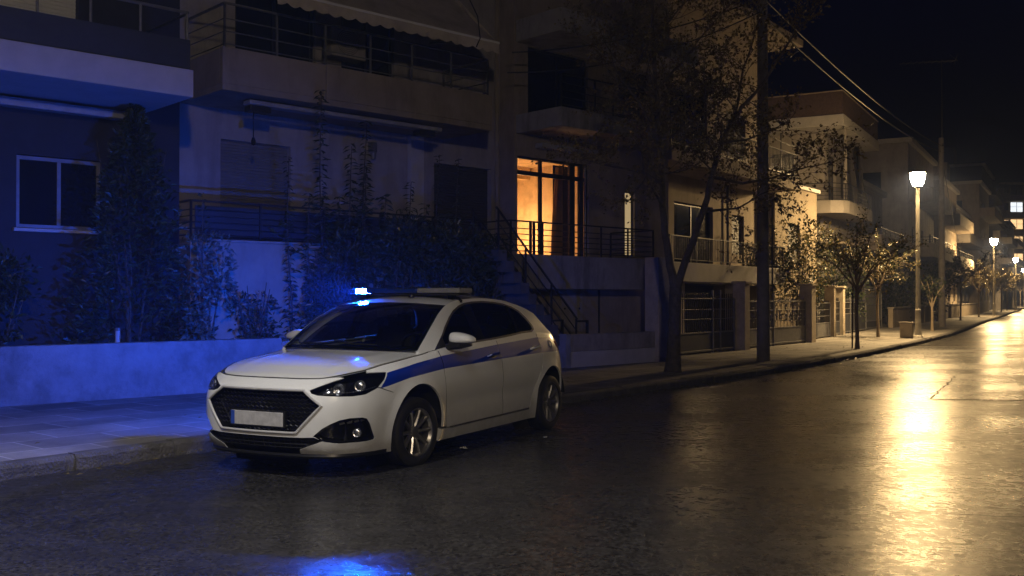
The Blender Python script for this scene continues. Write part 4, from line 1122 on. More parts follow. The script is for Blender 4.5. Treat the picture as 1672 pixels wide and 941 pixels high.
m = MB(dC); m.lathe([(0,.0),(.09,.03),(.13,.12),(.09,.21),(0,.24)], 14, 'z', (4.12,2.3,3.05)); rl = m.build('table_lamp', BULB, Cc, smooth=True)
m = MB(dC); m.lathe([(.0,2.46),(.14,2.46),(.12,2.5),(.03,2.52),(.03,3.05)], 12, 'z', (4.12,2.3,0)); m.build('lamp_stand', M['dark_metal'], rl, smooth=True)
m = MB(dC)
for k in range(70):
    p = (2.72+rng.gauss(0,.16), 2.2+rng.gauss(0,.12), 3.25+abs(rng.gauss(0,.26))); m.leaf(p, (rng.uniform(-1,1),rng.uniform(-.5,.5),rng.uniform(0,1)), rng.uniform(.12,.26), .5)
m.lathe([(0,2.46),(.16,2.46),(.2,2.9),(.0,2.9)], 12, 'z', (2.72,2.2,0)); m.tube([(2.72,2.2,2.9),(2.72,2.2,3.5)], .02, 5); m.build('potted_plant', M['leaf_green'], Cc)
lit_pane = emit('frosted_lit_pane', (1.0,.72,.36), .42)
win(Cc, 5.45, 5.83, -.40, 2.6, 4.25, 1, .045, M['dark_metal'], lit_pane, 'narrow_window')
win(Cc, 2.08, 4.09, -.40, 5.68, 7.3, 2, .06, M['dark_metal'], name='balcony_door'); shutter(Cc, 5.2, 6.4, -.40, 5.9, 7.3, M['shutter_dark'])
m = MB(dC); m.box(.45,4.9,-1.92,-.503,1.75,2.47); m.build('balcony', M['grey_plaster'], Cc, bevel=.012)
railing(Cc, [(.26,-.9),(.26,-1.88),(4.86,-1.88),(4.86,-.55)], 2.47, 3.15, bars=5, post=.92)
m = MB(dC); m.box(.80,.84,-1.91,-1.86,2.3,3.15); m.box(.90,.94,-1.91,-1.86,2.3,3.15); m.build('railing_post', M['dark_metal'], Cc)
m = MB(dC); m.box(1.70,5.0,-1.92,-.503,5.26,5.68); m.build('upper_balcony', M['grey_plaster'], Cc, bevel=.012)
m = MB(dC); m.box(1.70,6.6,-1.92,-.503,7.32,7.82); m.build('roof_canopy', M['grey_plaster'], Cc, bevel=.012)
railing(Cc, [(1.75,-1.88),(4.95,-1.88),(4.95,-.55)], 5.68, 6.4, bars=4, post=1.0)
m = MB(dC); m.box(2.3,4.2,-.75,-.505,4.98,5.10); m.build('awning_case', M['case_metal'], Cc, bevel=.02)
m = MB(dC); m.box(.9,5.3,-1.25,-.503,.0,1.748); m.build('base_wall', M['stucco_tan'], Cc)
m = MB(dC); m.box(2.35,3.05,-1.29,-1.252,.80,1.66); mc = m.build('meter_cabinet', M['stucco_cream'], Cc, bevel=.006)
m = MB(dC)
for u in (2.46, 2.94): m.lathe([(.0,-.012),(.022,-.012),(.022,0)], 10, 'y', (u,-1.29,1.32))
m.build('cabinet_knob', M['black'], mc)
m = MB(dC); m.box(3.62,3.66,-1.27,-1.252,.3,1.74); m.build('wall_joint', M['dark_metal'], Cc)
# stairs up to the terrace
St = building('outdoor_stairs', WX, WY, WA, .2, 'outdoor concrete stairs with metal railing climbing behind the police car', 'stairs')
dS = -.6
m = MB(dS); ns = 11
for k in range(ns): x1 = 1.75-.2*k; m.box(x1-.22,x1,-2.75,-1.98,.17+(k)*.21,.17+(k+1)*.21)
m.build('steps', pbr('dark_step_stone', (.09,.085,.08), .9, .3, 4, .4, 50), St)
m = MB(dS)
for y in (-2.72, -2.0):
    m.bar((1.75,y,1.12),(-.5,y,3.30), .032, .03); 
    for q in (.25,.5,.72): m.tube([(1.75,y,1.12-q),(-.5,y,3.30-q)], .012, 5)
    for k in range(4): x = 1.72-.72*k; m.bar((x,y,.3+max(0,(1.75-x))*.97),(x,y,1.1+(1.75-x)*.97), .03)
    m.bar((1.75,y,1.08),(2.05,y,1.08), .04); m.bar((2.05,y,.17),(2.05,y,1.10), .045)
m.build('railing', M['dark_metal'], St)

# --- garden walls
def low_wall(u0, u1, y0, y1, z1, label, pieces):
    e = building('garden_wall', WX, WY, WA, (u0+u1)/2, label, 'wall', 'low garden walls along the pavement'); d = -(u0+u1)/2
    for nm, a, b, c_, f_, g_, h_, mt in pieces:
        m = MB(d); m.box(a,b,c_,f_,g_,h_); m.build(nm, mt, e, bevel=.015)
    return e
low_wall(-20, -.75, -2.9, -2.7, .93, 'long low blue-lit garden wall behind the front of the police car', [('wall_face', -20, -5.6, -2.92,-2.70,.0,.93, M['wall_paint']), ('wall_face', -5.595, -.75, -2.90,-2.70,.0,.88, M['wall_paint'])])
low_wall(.8, 3.66, -2.9, -2.7, .82, 'short stained garden wall with white painted base beyond the rear of the car', [('wall_face', .95, 3.66,-2.90,-2.70,.47,.82, M['concrete']), ('painted_base', .95, 3.66,-2.905,-2.70,.0,.468, M['white_plaster']), ('end_pillar', .80, .945,-2.94,-2.68,.0,.83, M['wall_paint'])])
e = building('gate_pier', WX, WY, WA, 3.85, 'tall cream masonry pier between the stained wall and the iron gate', 'pillar')
m = MB(-3.85); m.box(3.67,4.08,-2.98,-2.6,.0,2.46); m.build('shaft', M['pillar'], e, bevel=.012)
m = MB(-3.85); m.box(3.64,4.11,-3.02,-2.57,.13,.24); m.build('plinth', M['pillar'], e, bevel=.012)
e = building('pipe_stub', WX, WY, WA, -8.05, 'short pale pipe stub standing up behind the left garden wall', 'pipe')
m = MB(8.05); m.tube([(-8.05,-2.6,.3),(-8.05,-2.6,1.12)], .035, 10); m.build('pipe', M['white_plaster'], e, smooth=True)
m = MB(8.05); m.lathe([(.0,1.135),(.042,1.13),(.042,1.09),(.036,1.09)], 10, 'z', (-8.05,-2.6,0)); m.build('pipe_cap', M['grey_metal'], e, smooth=True)
# garden earth
a = R(WA); ux, uy = math.cos(a), math.sin(a)
def W2(u, y): return (WX+ux*u-uy*y, WY+uy*u+ux*y)
g = MB(); g.add([(*W2(-24,-2.72),.22),(*W2(3.7,-2.72),.22),(*W2(3.7,-.5),.24),(*W2(-24,-.5),.24)], [(0,1,2,3)]); tag(g.build('garden_bed', M['soil']), kind='structure')

# --- the next house: pale terrace over dark garages
DX, DY, DA = 3.6, 23.6, 54
D = building('terrace_house', DX, DY, DA, 6, 'house with a bright cream terrace over dark garages, behind the leafy tree', 'building', 'houses beyond the lit window')
dD = -6
m = MB(dD); shell(m, 2.4, 11.9, 2.4, 10, 2.0, 10.1, [(5.3,8.0,2.5,4.42), (9.45,10.45,3.0,4.3), (3.2,4.6,2.5,4.4), (3.0,4.4,5.8,7.9), (5.0,7.6,5.8,7.9), (9.0,10.6,6.2,7.7)]); m.build('wall', M['stucco_tan'], D)
for o_ in ((5.3,8.0,2.5,4.42), (3.2,4.6,2.5,4.4), (5.0,7.6,5.8,7.9)): win(D, o_[0], o_[1], 2.54, o_[2], o_[3], 2, .07, M['dark_metal'], name='balcony_door')
for o_ in ((9.45,10.45,3.0,4.3), (3.0,4.4,5.8,7.9), (9.0,10.6,6.2,7.7)): shutter(D, o_[0], o_[1], 2.52, o_[2], o_[3], M['shutter_dark'])
m = MB(dD); m.box(2.3,10.5,1.0,2.397,2.0,2.52); m.build('terrace', M['white_plaster'], D, bevel=.012)
railing(D, [(2.35,1.05),(10.45,1.05),(10.45,2.3)], 2.52, 3.22, vert=.11, post=1.5)
m = MB(dD); m.box(2.4,11.9,1.0,2.397,5.2,5.6); m.build('upper_balcony', M['stucco_tan'], D, bevel=.012)
railing(D, [(2.45,1.05),(11.85,1.05),(11.85,2.3)], 5.6, 6.4, vert=.12, post=1.5)
m = MB(dD); m.box(2.4,12.0,.9,10,10.103,10.35); m.build('roof_slab', M['stucco_tan'], D, bevel=.012)
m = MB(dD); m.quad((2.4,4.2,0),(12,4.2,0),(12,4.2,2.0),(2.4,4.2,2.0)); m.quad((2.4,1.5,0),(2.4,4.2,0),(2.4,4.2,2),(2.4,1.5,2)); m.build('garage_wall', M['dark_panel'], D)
for u in (3.6, 7.3):
    m = MB(dD); m.box(u-.16,u+.16,1.3,1.62,0,1.998); m.build('garage_column', M['pillar'], D)
m = MB(dD); shell(m, 11.95, 16.2, 1.9, 9, 0, 5.52, [(13.2,14.4,2.8,4.2)]); m.build('side_wing', M['ochre'], D)
shutter(D, 13.2, 14.4, 2.02, 2.8, 4.2, M['shutter_dark'])
m = MB(dD); m.box(11.8,16.3,1.78,9,5.523,5.66); m.build('wing_coping', M['white_plaster'], D, bevel=.02)
m = MB(dD); m.tube([(8.9,2.3,2.0),(8.9,2.3,5.2)], .045, 8); m.tube([(9.02,.85,.2),(9.02,.85,4.6)], .03, 8); m.build('drainpipe', M['dark_metal'], D, smooth=True)

# --- gates and piers along the pavement
def iron_gate(ox, oy, ang, u0, u1, y, h, label, posts, kind='bars', panel_h=.5):
    e = building('iron_gate', ox, oy, ang, (u0+u1)/2, label, 'gate', 'iron gates along the pavement'); d = -(u0+u1)/2; z0 = PZ+.04
    m = MB(d)
    m.bar((u0,y,z0+h),(u1,y,z0+h), .05, .035); m.bar((u0,y,z0+.04),(u1,y,z0+.04), .05, .04); m.bar((u0,y,z0+panel_h),(u1,y,z0+panel_h), .04, .035); m.bar((u0,y,z0+h*.62),(u1,y,z0+h*.62), .03, .02); m.bar((u0,y,z0+h*.80),(u1,y,z0+h*.80), .03, .02)
    for p in (u0, *posts, u1): m.bar((p,y,z0-.1),(p,y,z0+h+(.22 if p in posts else 0)), .06)
    m.build('gate_frame', M['grey_metal'], e, bevel=.004)
    m = MB(d); n = int((u1-u0)/.115)
    for k in range(1, n):
        x = u0+(u1-u0)*k/n; m.bar((x,y,z0+panel_h),(x,y,z0+h+.09), .016)
        if kind == 'bars': m.lathe([(.0,z0+h+.16),(.016,z0+h+.10),(.0,z0+h+.08)][::-1], 6, 'z', (x,y,0))
    if kind == 'scroll':
        for k in range(int((u1-u0)/.42)):
            cx = u0+.25+.42*k
            for s_ in (1, -1):
                m.tube([(cx+s_*(.02+.10*t)*math.cos(t*7+.4), y-.012, z0+panel_h+.33+(.03+.11*t)*1.5*math.sin(t*7+.4)) for t in [i/22 for i in range(23)]], .011, 5)
                m.tube([(cx+s_*(.02+.07*t)*math.cos(t*6+2), y-.012, z0+panel_h+.66+(.03+.07*t)*math.sin(t*6+2)) for t in [i/18 for i in range(19)]], .009, 5)
    m.build('bars', M['grey_metal'] if kind == 'scroll' else M['dark_metal'], e)
    m = MB(d); m.box(u0+.03,u1-.03,y-.008,y+.008,z0+.07,z0+panel_h-.02); m.build('sheet_panel', M['grey_metal'] if kind != 'bars' else M['dark_panel'], e)
    return e
def pier(ox, oy, ang, u, y, h, label, w_=.34):
    e = building('gate_pier', ox, oy, ang, u, label, 'pillar', 'gate piers along the pavement')
    m = MB(-u); m.box(u-w_/2,u+w_/2,y-w_/2,y+w_/2,0,PZ+h); m.build('shaft', M['pillar'], e, bevel=.012)
    m = MB(-u); m.box(u-w_/2-.04,u+w_/2+.04,y-w_/2-.04,y+w_/2+.04,PZ+h,PZ+h+.07); m.build('cap', M['pillar'], e, bevel=.012)
iron_gate(DX, DY, DA, .3, 3.95, -.05, 1.36, 'tall spiked iron gate between the big tree and first cream pier', (2.6, 3.05))
pier(DX, DY, DA, 4.35, -.1, 1.80, 'cream pier at the right end of the spiked iron gate')
iron_gate(DX, DY, DA, 4.7, 9.55, 0, 1.28, 'iron fence with scrollwork seen beside the thick utility pole', (6.9,), 'scroll')
pier(DX, DY, DA, 9.95, .05, 1.80, 'brightest cream pier, right of the scrollwork fence', .40)
EX, EY, EA = 9.47, 32.0, 60.5
iron_gate(EX, EY, EA, .35, 4.35, .2, 1.20, 'double iron gate with pale strips right of the brightest pier', (2.3,), 'strips')
e = building('gate_strip_screen', EX, EY, EA, 1.4, 'pale vertical strip screen behind the double iron gate', 'screen')
m = MB(-1.4)
for k in range(5): m.box(.6+.62*k,.85+.62*k,.30,.33,.65,1.36)
m.build('strips', M['white_plaster'], e)
pier(EX, EY, EA, 4.75, .25, 1.80, 'narrow cream pier right of the double iron gate')
iron_gate(EX, EY, EA, 5.05, 6.55, .3, 1.25, 'short dark fence piece between two narrow cream piers', (), 'bars')
pier(EX, EY, EA, 6.9, .35, 1.80, 'cream pier half hidden by the pruned street tree')
iron_gate(EX, EY, EA, 7.25, 12.6, .4, 1.2, 'dark fence behind the thin trunk of the pruned street tree', (9.2,), 'bars', .75)
iron_gate(EX, EY, EA, 13.0, 17.2, .5, 1.75, 'tall dark barred gate left of the concrete planter block', (13.0,), 'bars', .35)
m = MB(); 
e = building('hedge', EX, EY, EA, 8.5, 'dark clipped hedge behind the fence by the street lamp', 'hedge')
HEDGE = (e, -8.5)

# --- corner house with the brown roof terrace
E1 = building('corner_house', EX, EY, EA, 14, 'pale corner house with a brown roof terrace and wrap-around balcony', 'building', 'houses beyond the lit window')
dE = -14
m = MB(dE); shell(m, 11.6, 18.6, 1.9, 10, 0, 8.75, [(12.6,13.9,5.7,7.9), (15.0,16.2,6.2,7.8)]); m.build('wall', M['stucco_cream'], E1)
m = MB(dE)
for y0, z0, z1, w_ in ((3.2,5.7,7.9,.9), (5.6,5.7,7.9,.9), (3.0,2.6,4.3,.8), (5.2,2.6,4.3,.8)):
    m = MB(dE); m.box(11.52,11.6,y0,y0+w_,z0,z1); m.build('side_window', M['shutter_dark'], E1)
win(E1, 12.6, 13.9, 2.04, 5.7, 7.9, 2, .07, M['dark_metal'], name='balcony_door'); shutter(E1, 15.0, 16.2, 2.03, 6.2, 7.8, M['shutter_dark'])
m = MB(dE); m.box(10.05,18.6,.8,10,8.75,9.20); m.build('roof_slab', M['white_plaster'], E1, bevel=.02)
m = MB(dE); m.box(10.1,18.55,.85,10,9.203,10.15); m.build('roof_terrace', M['brick_brown'], E1)
m = MB(dE); m.box(10.06,18.6,.81,10.02,10.153,10.2); m.build('terrace_coping', M['stucco_tan'], E1, bevel=.01)
pts = []
m = MB(dE); out = [(11.598,7.5),(9.9,7.5),(9.9,1.3),(10.2,.85),(10.7,.7),(16.1,.7),(16.1,1.898)]
top = [(x, y, 5.62) for x, y in out]; bot = [(x, y, 5.1) for x, y in out]
nO = len(out); m.add(top+bot, [(i, i+1, nO+i+1, nO+i) for i in range(nO-1)]+[tuple(range(nO-1, -1, -1)), tuple(range(nO, 2*nO))]); m.build('balcony', M['stucco_cream'], E1)
railing(E1, [(9.95,7.4),(9.95,1.35),(10.75,.75),(16.05,.75)], 5.62, 6.35, bars=4, post=1.0)
m = MB(dE); m.bar((11.0,.9,5.62),(11.0,.9,8.75), .09); m.build('balcony_post', M['stucco_cream'], E1)
m = MB(dE); rows = []
for i in range(9): t = i/8; rows.append([(14.6+.08*math.sin(t*9)+.9*t, 1.0+.5*t, 8.5), (14.9+.25*t, .9+.2*math.sin(t*8), 5.9)])
m.grid(rows); m.build('side_curtain', M['shutter_dark'], E1, smooth=True)
m = MB(dE); m.box(11.9,17.6,1.0,1.897,3.9,4.0); m.build('door_canopy', M['stucco_tan'], E1)
m = MB(dE); m.tube([(10.9,3.6,8.75),(10.9,3.6,7.3)], .03, 6); m.lathe([(.0,7.05),(.22,7.1),(.10,7.3),(.0,7.32)], 12, 'z', (10.9,3.6,0)); m.build('hanging_lamp', M['dark_metal'], E1, smooth=True)

# --- further blocks down the street
def block(u0, u1, y0, dep, h, label, mat, floors, bal=True, side=1, lit=None, parapet=True):
    b = building('apartment_block', EX, EY, EA, (u0+u1)/2, label, 'building', 'apartment blocks further down the street'); d = -(u0+u1)/2
    ops = []; fh = (h-1.0)/floors
    n = max(2, int((u1-u0)/3.2))
    for k in range(floors):
        for j in range(n):
            c_ = u0+(u1-u0)*(j+.5)/n; ops.append((c_-.6, c_+.6, k*fh+1.0+(0 if k else .3), k*fh+fh*.82))
    m = MB(d); shell(m, u0, u1, y0, y0+dep, 0, h, ops); m.build('wall', mat, b)
    for i, o_ in enumerate(ops):
        if i % 3 == 1: shutter(b, o_[0], o_[1], y0+.12, o_[2], o_[3], M['shutter_dark'], pitch=.12)
        else: win(b, o_[0], o_[1], y0+.12, o_[2], o_[3], 2, .08, M['dark_metal'])
    # gable side towards the camera
    for k in range(floors):
        for yy in (y0+1.5, y0+4.6):
            m = MB(d); m.box(u0-.05,u0-.002,yy,yy+1.0,k*fh+1.1,k*fh+fh*.8); m.build('window', M['shutter_dark'] if (k+int(yy)) % 2 else M['pane_dark'], b)
    if bal:
        for k in range(1, floors):
            m = MB(d); m.box(u0+.3,u1-.6,y0-1.3,y0-.003,k*fh+.75,k*fh+.9); m.box(u0+.3,u1-.6,y0-1.3,y0-1.2,k*fh+.9,k*fh+1.55); m.box(u0+.3,u0+.4,y0-1.2,y0-.003,k*fh+.9,k*fh+1.55); m.build('balcony', mat, b)
            if k % 2: railing(b, [(u0+.35,y0-.1),(u0+.35,y0-1.25),(u1-.65,y0-1.25)], k*fh+1.55, k*fh+1.9, bars=2, post=1.6)
    if parapet:
        m = MB(d); m.box(u0-.2,u1+.2,y0-.25,y0+dep,h,h+.28); m.build('roof_edge', M['white_plaster'], b)
        m = MB(d); m.box(u0+1.5,u0+4.5,y0+3,y0+6,h+.28,h+2.4); m.build('stair_house', mat, b)
    return b
block(29.1, 41.0, .9, 9, 10.6, 'pale block with a blank white gable behind the nearest street lamp', M['stucco_cream'], 3)
block(42.5, 54, .7, 9, 9.8, 'tan block with projecting balconies right of the far utility pole', M['stucco_tan'], 3)
block(56, 70, 1.2, 10, 9.0, 'low cream block behind the second street lamp', M['stucco_cream'], 3)
block(72, 84, .4, 10, 12.5, 'tall dim block between the second and third street lamps', M['stucco_tan'], 4)
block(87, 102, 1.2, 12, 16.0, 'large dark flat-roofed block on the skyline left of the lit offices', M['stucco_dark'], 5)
block(19.6, 28.3, 2.2, 9, 7.4, 'low dim house tucked between the corner house and the white-gabled block', M['stucco_tan'], 2)
block(104, 118, .5, 10, 11.0, 'distant block near the third street lamp', M['stucco_cream'], 4)
block(121, 136, .5, 10, 12.0, 'distant block near the fourth street lamp', M['stucco_tan'], 4)
# the end-of-street block with lit storeys
F = empty('office_block', (101.0, 206.0, 0), R(6), 'tall block with lit windows closing the far end of the street', 'building')
parent_du[F.name] = 0
fh = 3.55
m = MB(); m.box(0,46,0,14,0,24.3); m.build('wall', M['stucco_tan'], F)
lit1, lit2 = emit('lit_office_window', (1.0,.62,.28), 1.7), emit('lit_white_window', (.9,.95,1.0), 1.5)
for k in range(7):
    z = 1.2+k*fh
    m = MB(); m.box(-.2,46.2,-1.4,-.02,z+2.6,z+2.9); m.build('floor_ledge', M['stucco_tan'], F)
    for j in range(9):
        u = .8+j*5.1; on = k in (2,3,4,5) and j in (0,1,3,4,6) or (k, j) in ((1,2),)
        m = MB(); m.box(u+.2,u+1.1,-.06,-.003,z+.8,z+2.3); m.build('window', lit1 if on and k != 5 and j % 2 == 0 else M['pane_dark'], F)
        m = MB(); m.box(u+1.6,u+4.2,-.06,-.003,z+.5,z+2.45); wn = m.build('window', (lit2 if k == 5 else lit1) if on else M['pane_dark'], F)
        m = MB(); m.box(u+2.85,u+2.95,-.09,-.062,z+.5,z+2.45); m.box(u+1.55,u+4.25,-.09,-.062,z+1.5,z+1.56); m.build('window_frame', M['dark_metal'], wn)
# rooftop aerial
e = empty('rooftop_aerial', (23.55, 54.2, 10.6), 0, 'thin television aerial on a tall mast above the white-gabled block', 'aerial')
m = MB()
m.tube([(0,0,0),(0,0,3.9)], [.035,.015], 8)
b_ = MB(); b_.bar((-2.0,.2,3.72),(.75,-.1,3.82), .025)
for k in range(9): x = -1.9+.31*k; b_.bar((x,-.28,3.725+.035*k*.31),(x,.42,3.725+.035*k*.31), .012)
b_.bar((.55,-.1,3.6),(.75,-.1,4.15), .02); b_.bar((.35,-.1,4.1),(.75,-.1,3.82), .015)
e.location = (21.2, 49.0, 9.44); e['label'] = 'thin television aerial on a mast above the far utility pole'
m.build('mast', M['dark_metal'], e, smooth=True); b_.build('antenna_boom', M['dark_metal'], e)

# ------------------------------------------------------------------ vegetation
def rdir(up=.3): 
    v = Vector((rng.gauss(0,1), rng.gauss(0,1), rng.gauss(0,1)+up)); return v.normalized()
def twig(tr, lv, p, d, l, r, depth, lsize, leafy, mi_n=1, spread=.7, nl=3):
    pts = [Vector(p)]; d = Vector(d).normalized(); n = 4
    for k in range(n):
        d = (d+rdir(.1)*.22).normalized(); pts.append(pts[-1]+d*l/n)
    tr.tube(pts, [r*(1-.65*k/n) for k in range(n+1)], 5 if depth else 4, cap=False)
    if depth > 0:
        for k in range(1, n+1):
            for _ in range(2 if k == n else 1):
                dd = (d+rdir(.15)*spread*1.3).normalized(); twig(tr, lv, pts[k], dd, l*rng.uniform(.45,.75), r*.45, depth-1, lsize, leafy, mi_n, spread, nl)
    if depth <= 1 and lv is not None:
        for k in range(1, n+1):
            for _ in range(nl):
                if rng.random() < leafy: lv.leaf(pts[k]+rdir(0)*.03, (d+rdir(-.2)*1.0), rng.uniform(.7,1.35)*lsize, rng.uniform(.4,.65), rng.randrange(mi_n))
def limb(tr, lv, pts, r0, r1, every, tl, depth, lsize, leafy, start=.25, mi_n=1, nl=3):
    P = []
    for a, b in zip(pts, pts[1:]):
        for k in range(4): P.append(Vector(a).lerp(Vector(b), k/4)+Vector((rng.uniform(-.015,.015), rng.uniform(-.015,.015), 0)))
    P.append(Vector(pts[-1])); n = len(P)
    tr.tube(P, [r0+(r1-r0)*i/(n-1) for i in range(n)], 10, cap=True)
    acc = 0
    for i in range(int(n*start), n-1):
        seg = P[i+1]-P[i]; acc += seg.length
        while acc > every:
            acc -= every; d = (seg.normalized()*.7+rdir(.25)*1.0).normalized()
            twig(tr, lv, P[i], d, tl*rng.uniform(.6,1.25), max(.008, (r0+(r1-r0)*i/n)*.35), depth, lsize, leafy, mi_n, .7, nl)
    twig(tr, lv, P[-1], (P[-1]-P[-2]), tl*.8, r1, depth, lsize, leafy, mi_n, .7, nl)
def off(pts, base, dy0, dy1):
    n = len(pts)-1; return [(x-base[0], dy0+(dy1-dy0)*i/n, z-base[2]) for i, (x, z) in enumerate(pts)]
# the big street tree
TB = (3.07, 19.03, PZ)
tree = empty('street_tree', TB, 0, 'tall forked street tree with sparse brown leaves in front of the lit balcony', 'tree', 'street trees on the left pavement')
tr, lv = MB(), MB()
tr.tube([(0,0,-.1),(0,0,.05),(.02,0,.3),(.03,0,.9),(.06,0,1.62)], [.21,.165,.135,.122,.118], 14)
limb(tr, lv, off([(3.13,1.70),(3.0,2.34),(2.90,3.32),(2.86,4.55),(2.77,6.09),(2.72,7.6)], TB, 0, .3), .088, .022, .26, .95, 2, .066, .62, .45, 2, 3)
limb(tr, lv, off([(3.13,1.70),(3.38,2.46),(3.62,3.16),(3.77,3.75),(3.96,4.55),(4.32,5.15),(4.73,5.6),(5.15,6.3)], TB, 0, -.5), .078, .02, .30, .85, 2, .066, .55, .42, 2)
for pts, y0, y1, r in (([(2.89,3.75),(2.5,4.0),(2.14,4.1),(1.74,4.2)], .05, .6, .035), ([(2.87,4.5),(2.6,4.9),(2.39,5.2),(1.92,5.75)], .1, -.7, .035), ([(2.86,4.6),(3.1,4.72),(3.4,4.9),(3.9,5.3)], .1, .9, .032),
                       ([(3.8,3.85),(4.3,3.7),(4.7,3.75),(5.4,3.95)], -.2, -.9, .034), ([(3.66,3.2),(4.0,3.25),(4.4,3.3),(4.9,3.6)], -.1, .5, .03), ([(2.9,3.3),(2.65,3.6),(2.45,3.9)], .05, -.6, .026),
                       ([(2.8,5.6),(3.2,6.0),(3.6,6.5)], .2, -.6, .03), ([(2.8,5.4),(2.3,5.9),(1.9,6.5)], .2, .6, .03), ([(3.95,4.5),(4.5,4.6),(5.2,4.9)], -.25, .4, .03), ([(4.2,5.0),(4.3,5.8),(4.5,6.6)], -.35, -.9, .028), ([(3.85,4.1),(3.6,4.6),(3.5,5.4)], -.25, -1.0, .028), ([(2.75,6.3),(3.0,6.9),(3.5,7.5)], .25, .8, .025), ([(2.78,6.0),(2.4,6.8),(2.2,7.5)], .25, -.3, .025)):
    limb(tr, lv, off(pts, TB, y0, y1), r, .012, .24, .72, 2, .066, .52, .2, 2)
tr.build('trunk', M['bark'], tree, smooth=True); lv.build('crown', [M['leaf_brown'], M['leaf_olive']], tree)
# pruned pale street trees
def pruned(x, y, h, label, seed, stake=True, leafmats=('leaf_olive','leaf_green'), dense=1.0, spread=1.0):
    global rng
    rng = random.Random(seed)
    t = empty('street_tree', (x, y, PZ), rng.uniform(0, 6), label, 'tree', 'street trees on the left pavement')
    tr, lv = MB(), MB(); fk = h*.50
    tr.tube([(0,0,-.05),(.01,0,.3),(.03,.02,fk*.6),(.02,0,fk)], [.075,.055,.048,.05], 9)
    for k in range(6):
        a = k*1.05+rng.uniform(-.3,.3); r_ = spread*rng.uniform(.8,1.25)
        limb(tr, lv, [(.02,0,fk-.12*(k % 3)),(math.cos(a)*r_*.45,math.sin(a)*r_*.45,fk+h*.16),(math.cos(a)*r_,math.sin(a)*r_,fk+h*rng.uniform(.24,.38))], .03, .012, .17, .48*spread, 1, .075, .6*dense, .3, 2, 3)
    limb(tr, lv, [(.02,0,fk),(.05,.03,fk+h*.2),(.0,.0,h*.9)], .03, .012, .17, .5*spread, 1, .075, .6*dense, .3, 2, 3)
    tr.build('trunk', M['bark_pale'], t, smooth=True); lv.build('crown', [M[q] for q in leafmats], t)
    if stake:
        m = MB(); m.tube([(.22,.1,-.05),(.20,.08,1.75)], .022, 7); m.tube([(.20,.08,1.45),(.1,.05,1.47),(.03,.02,1.45)], .01, 5); m.build('stake', M['bark'], t, smooth=True)
    return t
pruned(9.62, 27.74, 3.55, 'pruned pale street tree with a wooden stake, nearest the street lamp', 3, True, dense=.9, spread=1.15)
pruned(13.2, 35.9, 3.6, 'slim pruned tree left of the concrete planter block', 4, False, dense=.9, spread=.95)
pruned(17.99, 42.63, 2.4, 'small sapling between the nearest lamp and the far utility pole', 5, False, ('leaf_green','leaf_green'), .8, .4)
for i, (s_, o_, h, lab, lm, dn, sp) in enumerate(((105.5, 1.4, 4.4, 'dark bushy street tree right of the far utility pole', ('leaf_green','leaf_green'), 1.6, 1.5), (119, 1.2, 4.0, 'lamp-lit street tree before the second street lamp', ('leaf_olive','leaf_olive'), 1.5, 1.15), (136, 1.0, 4.3, 'street tree just past the second street lamp', ('leaf_olive','leaf_green'), 1.5, 1.2), (149, 1.0, 4.5, 'dark street tree before the third street lamp', ('leaf_green','leaf_green'), 1.6, 1.3), (163, 1.0, 4.6, 'lit street tree beside the third street lamp', ('leaf_olive','leaf_olive'), 1.5, 1.3), (188, 1.0, 4.8, 'distant street tree beyond the third street lamp', ('leaf_green','leaf_olive'), 1.5, 1.4), (215, 1.0, 5.0, 'farthest street tree near the lit office block', ('leaf_green','leaf_green'), 1.5, 1.5))):
    p, n = street(s_, o_); pruned(p.x, p.y, h, lab, 20+i, False, lm, dn, sp)
rng = random.Random(99)
# garden plants
def shrub(x, y, z0, h, rx, label, n, ls, mats, stems=6, shape='round', cat='shrub', group='garden plants behind the low wall', name='garden_shrub', lean=0, lo=.12):
    e = empty(name, (x, y, z0), 0, label, cat, group); tr, lv = MB(), MB()
    lob = [(rng.uniform(0, 6.28), rng.uniform(.3,.9)*h, rng.uniform(.35,.75)*rx) for _ in range(9)]
    for k in range(stems):
        a = rng.uniform(0, 6.28); q = rx*rng.uniform(.2,.8)
        tr.tube([(rng.uniform(-.08,.08),rng.uniform(-.08,.08),-.05),(math.cos(a)*q*.4,math.sin(a)*q*.4,h*.4),(math.cos(a)*q,math.sin(a)*q,h*rng.uniform(.65,.95))], [.022,.015,.006], 5)
    for k in range(n):
        if shape == 'round':
            a, hz, rr_ = rng.choice(lob); c_ = Vector((math.cos(a)*rx*.45, math.sin(a)*rx*.45, hz)); d = rdir(0); p = c_+d*rr_*rng.uniform(.55,1.0)
        else:
            t = rng.random()**1.25; a = rng.uniform(0, 6.28); rr_ = rx*(1-t)**.7*rng.uniform(.5,1.0)*(1+.25*math.sin(5*a+t*9)); p = Vector((math.cos(a)*rr_, math.sin(a)*rr_, h*(lo+(1-lo)*t))); d = Vector((math.cos(a), math.sin(a), .2))
        if p.z < .04 or (z0 == .22 and p.z < 1.2 and -.682*(x+p.x-WX)+.731*(y+p.y-WY) < -2.55): continue
        lv.leaf(p, d+rdir(0)*.9, ls*rng.uniform(.65,1.4), rng.uniform(.32,.5), rng.randrange(len(mats)))
    tr.build('stem', M['bark'], e, smooth=True); lv.build('foliage', [M[q] for q in mats], e); return e
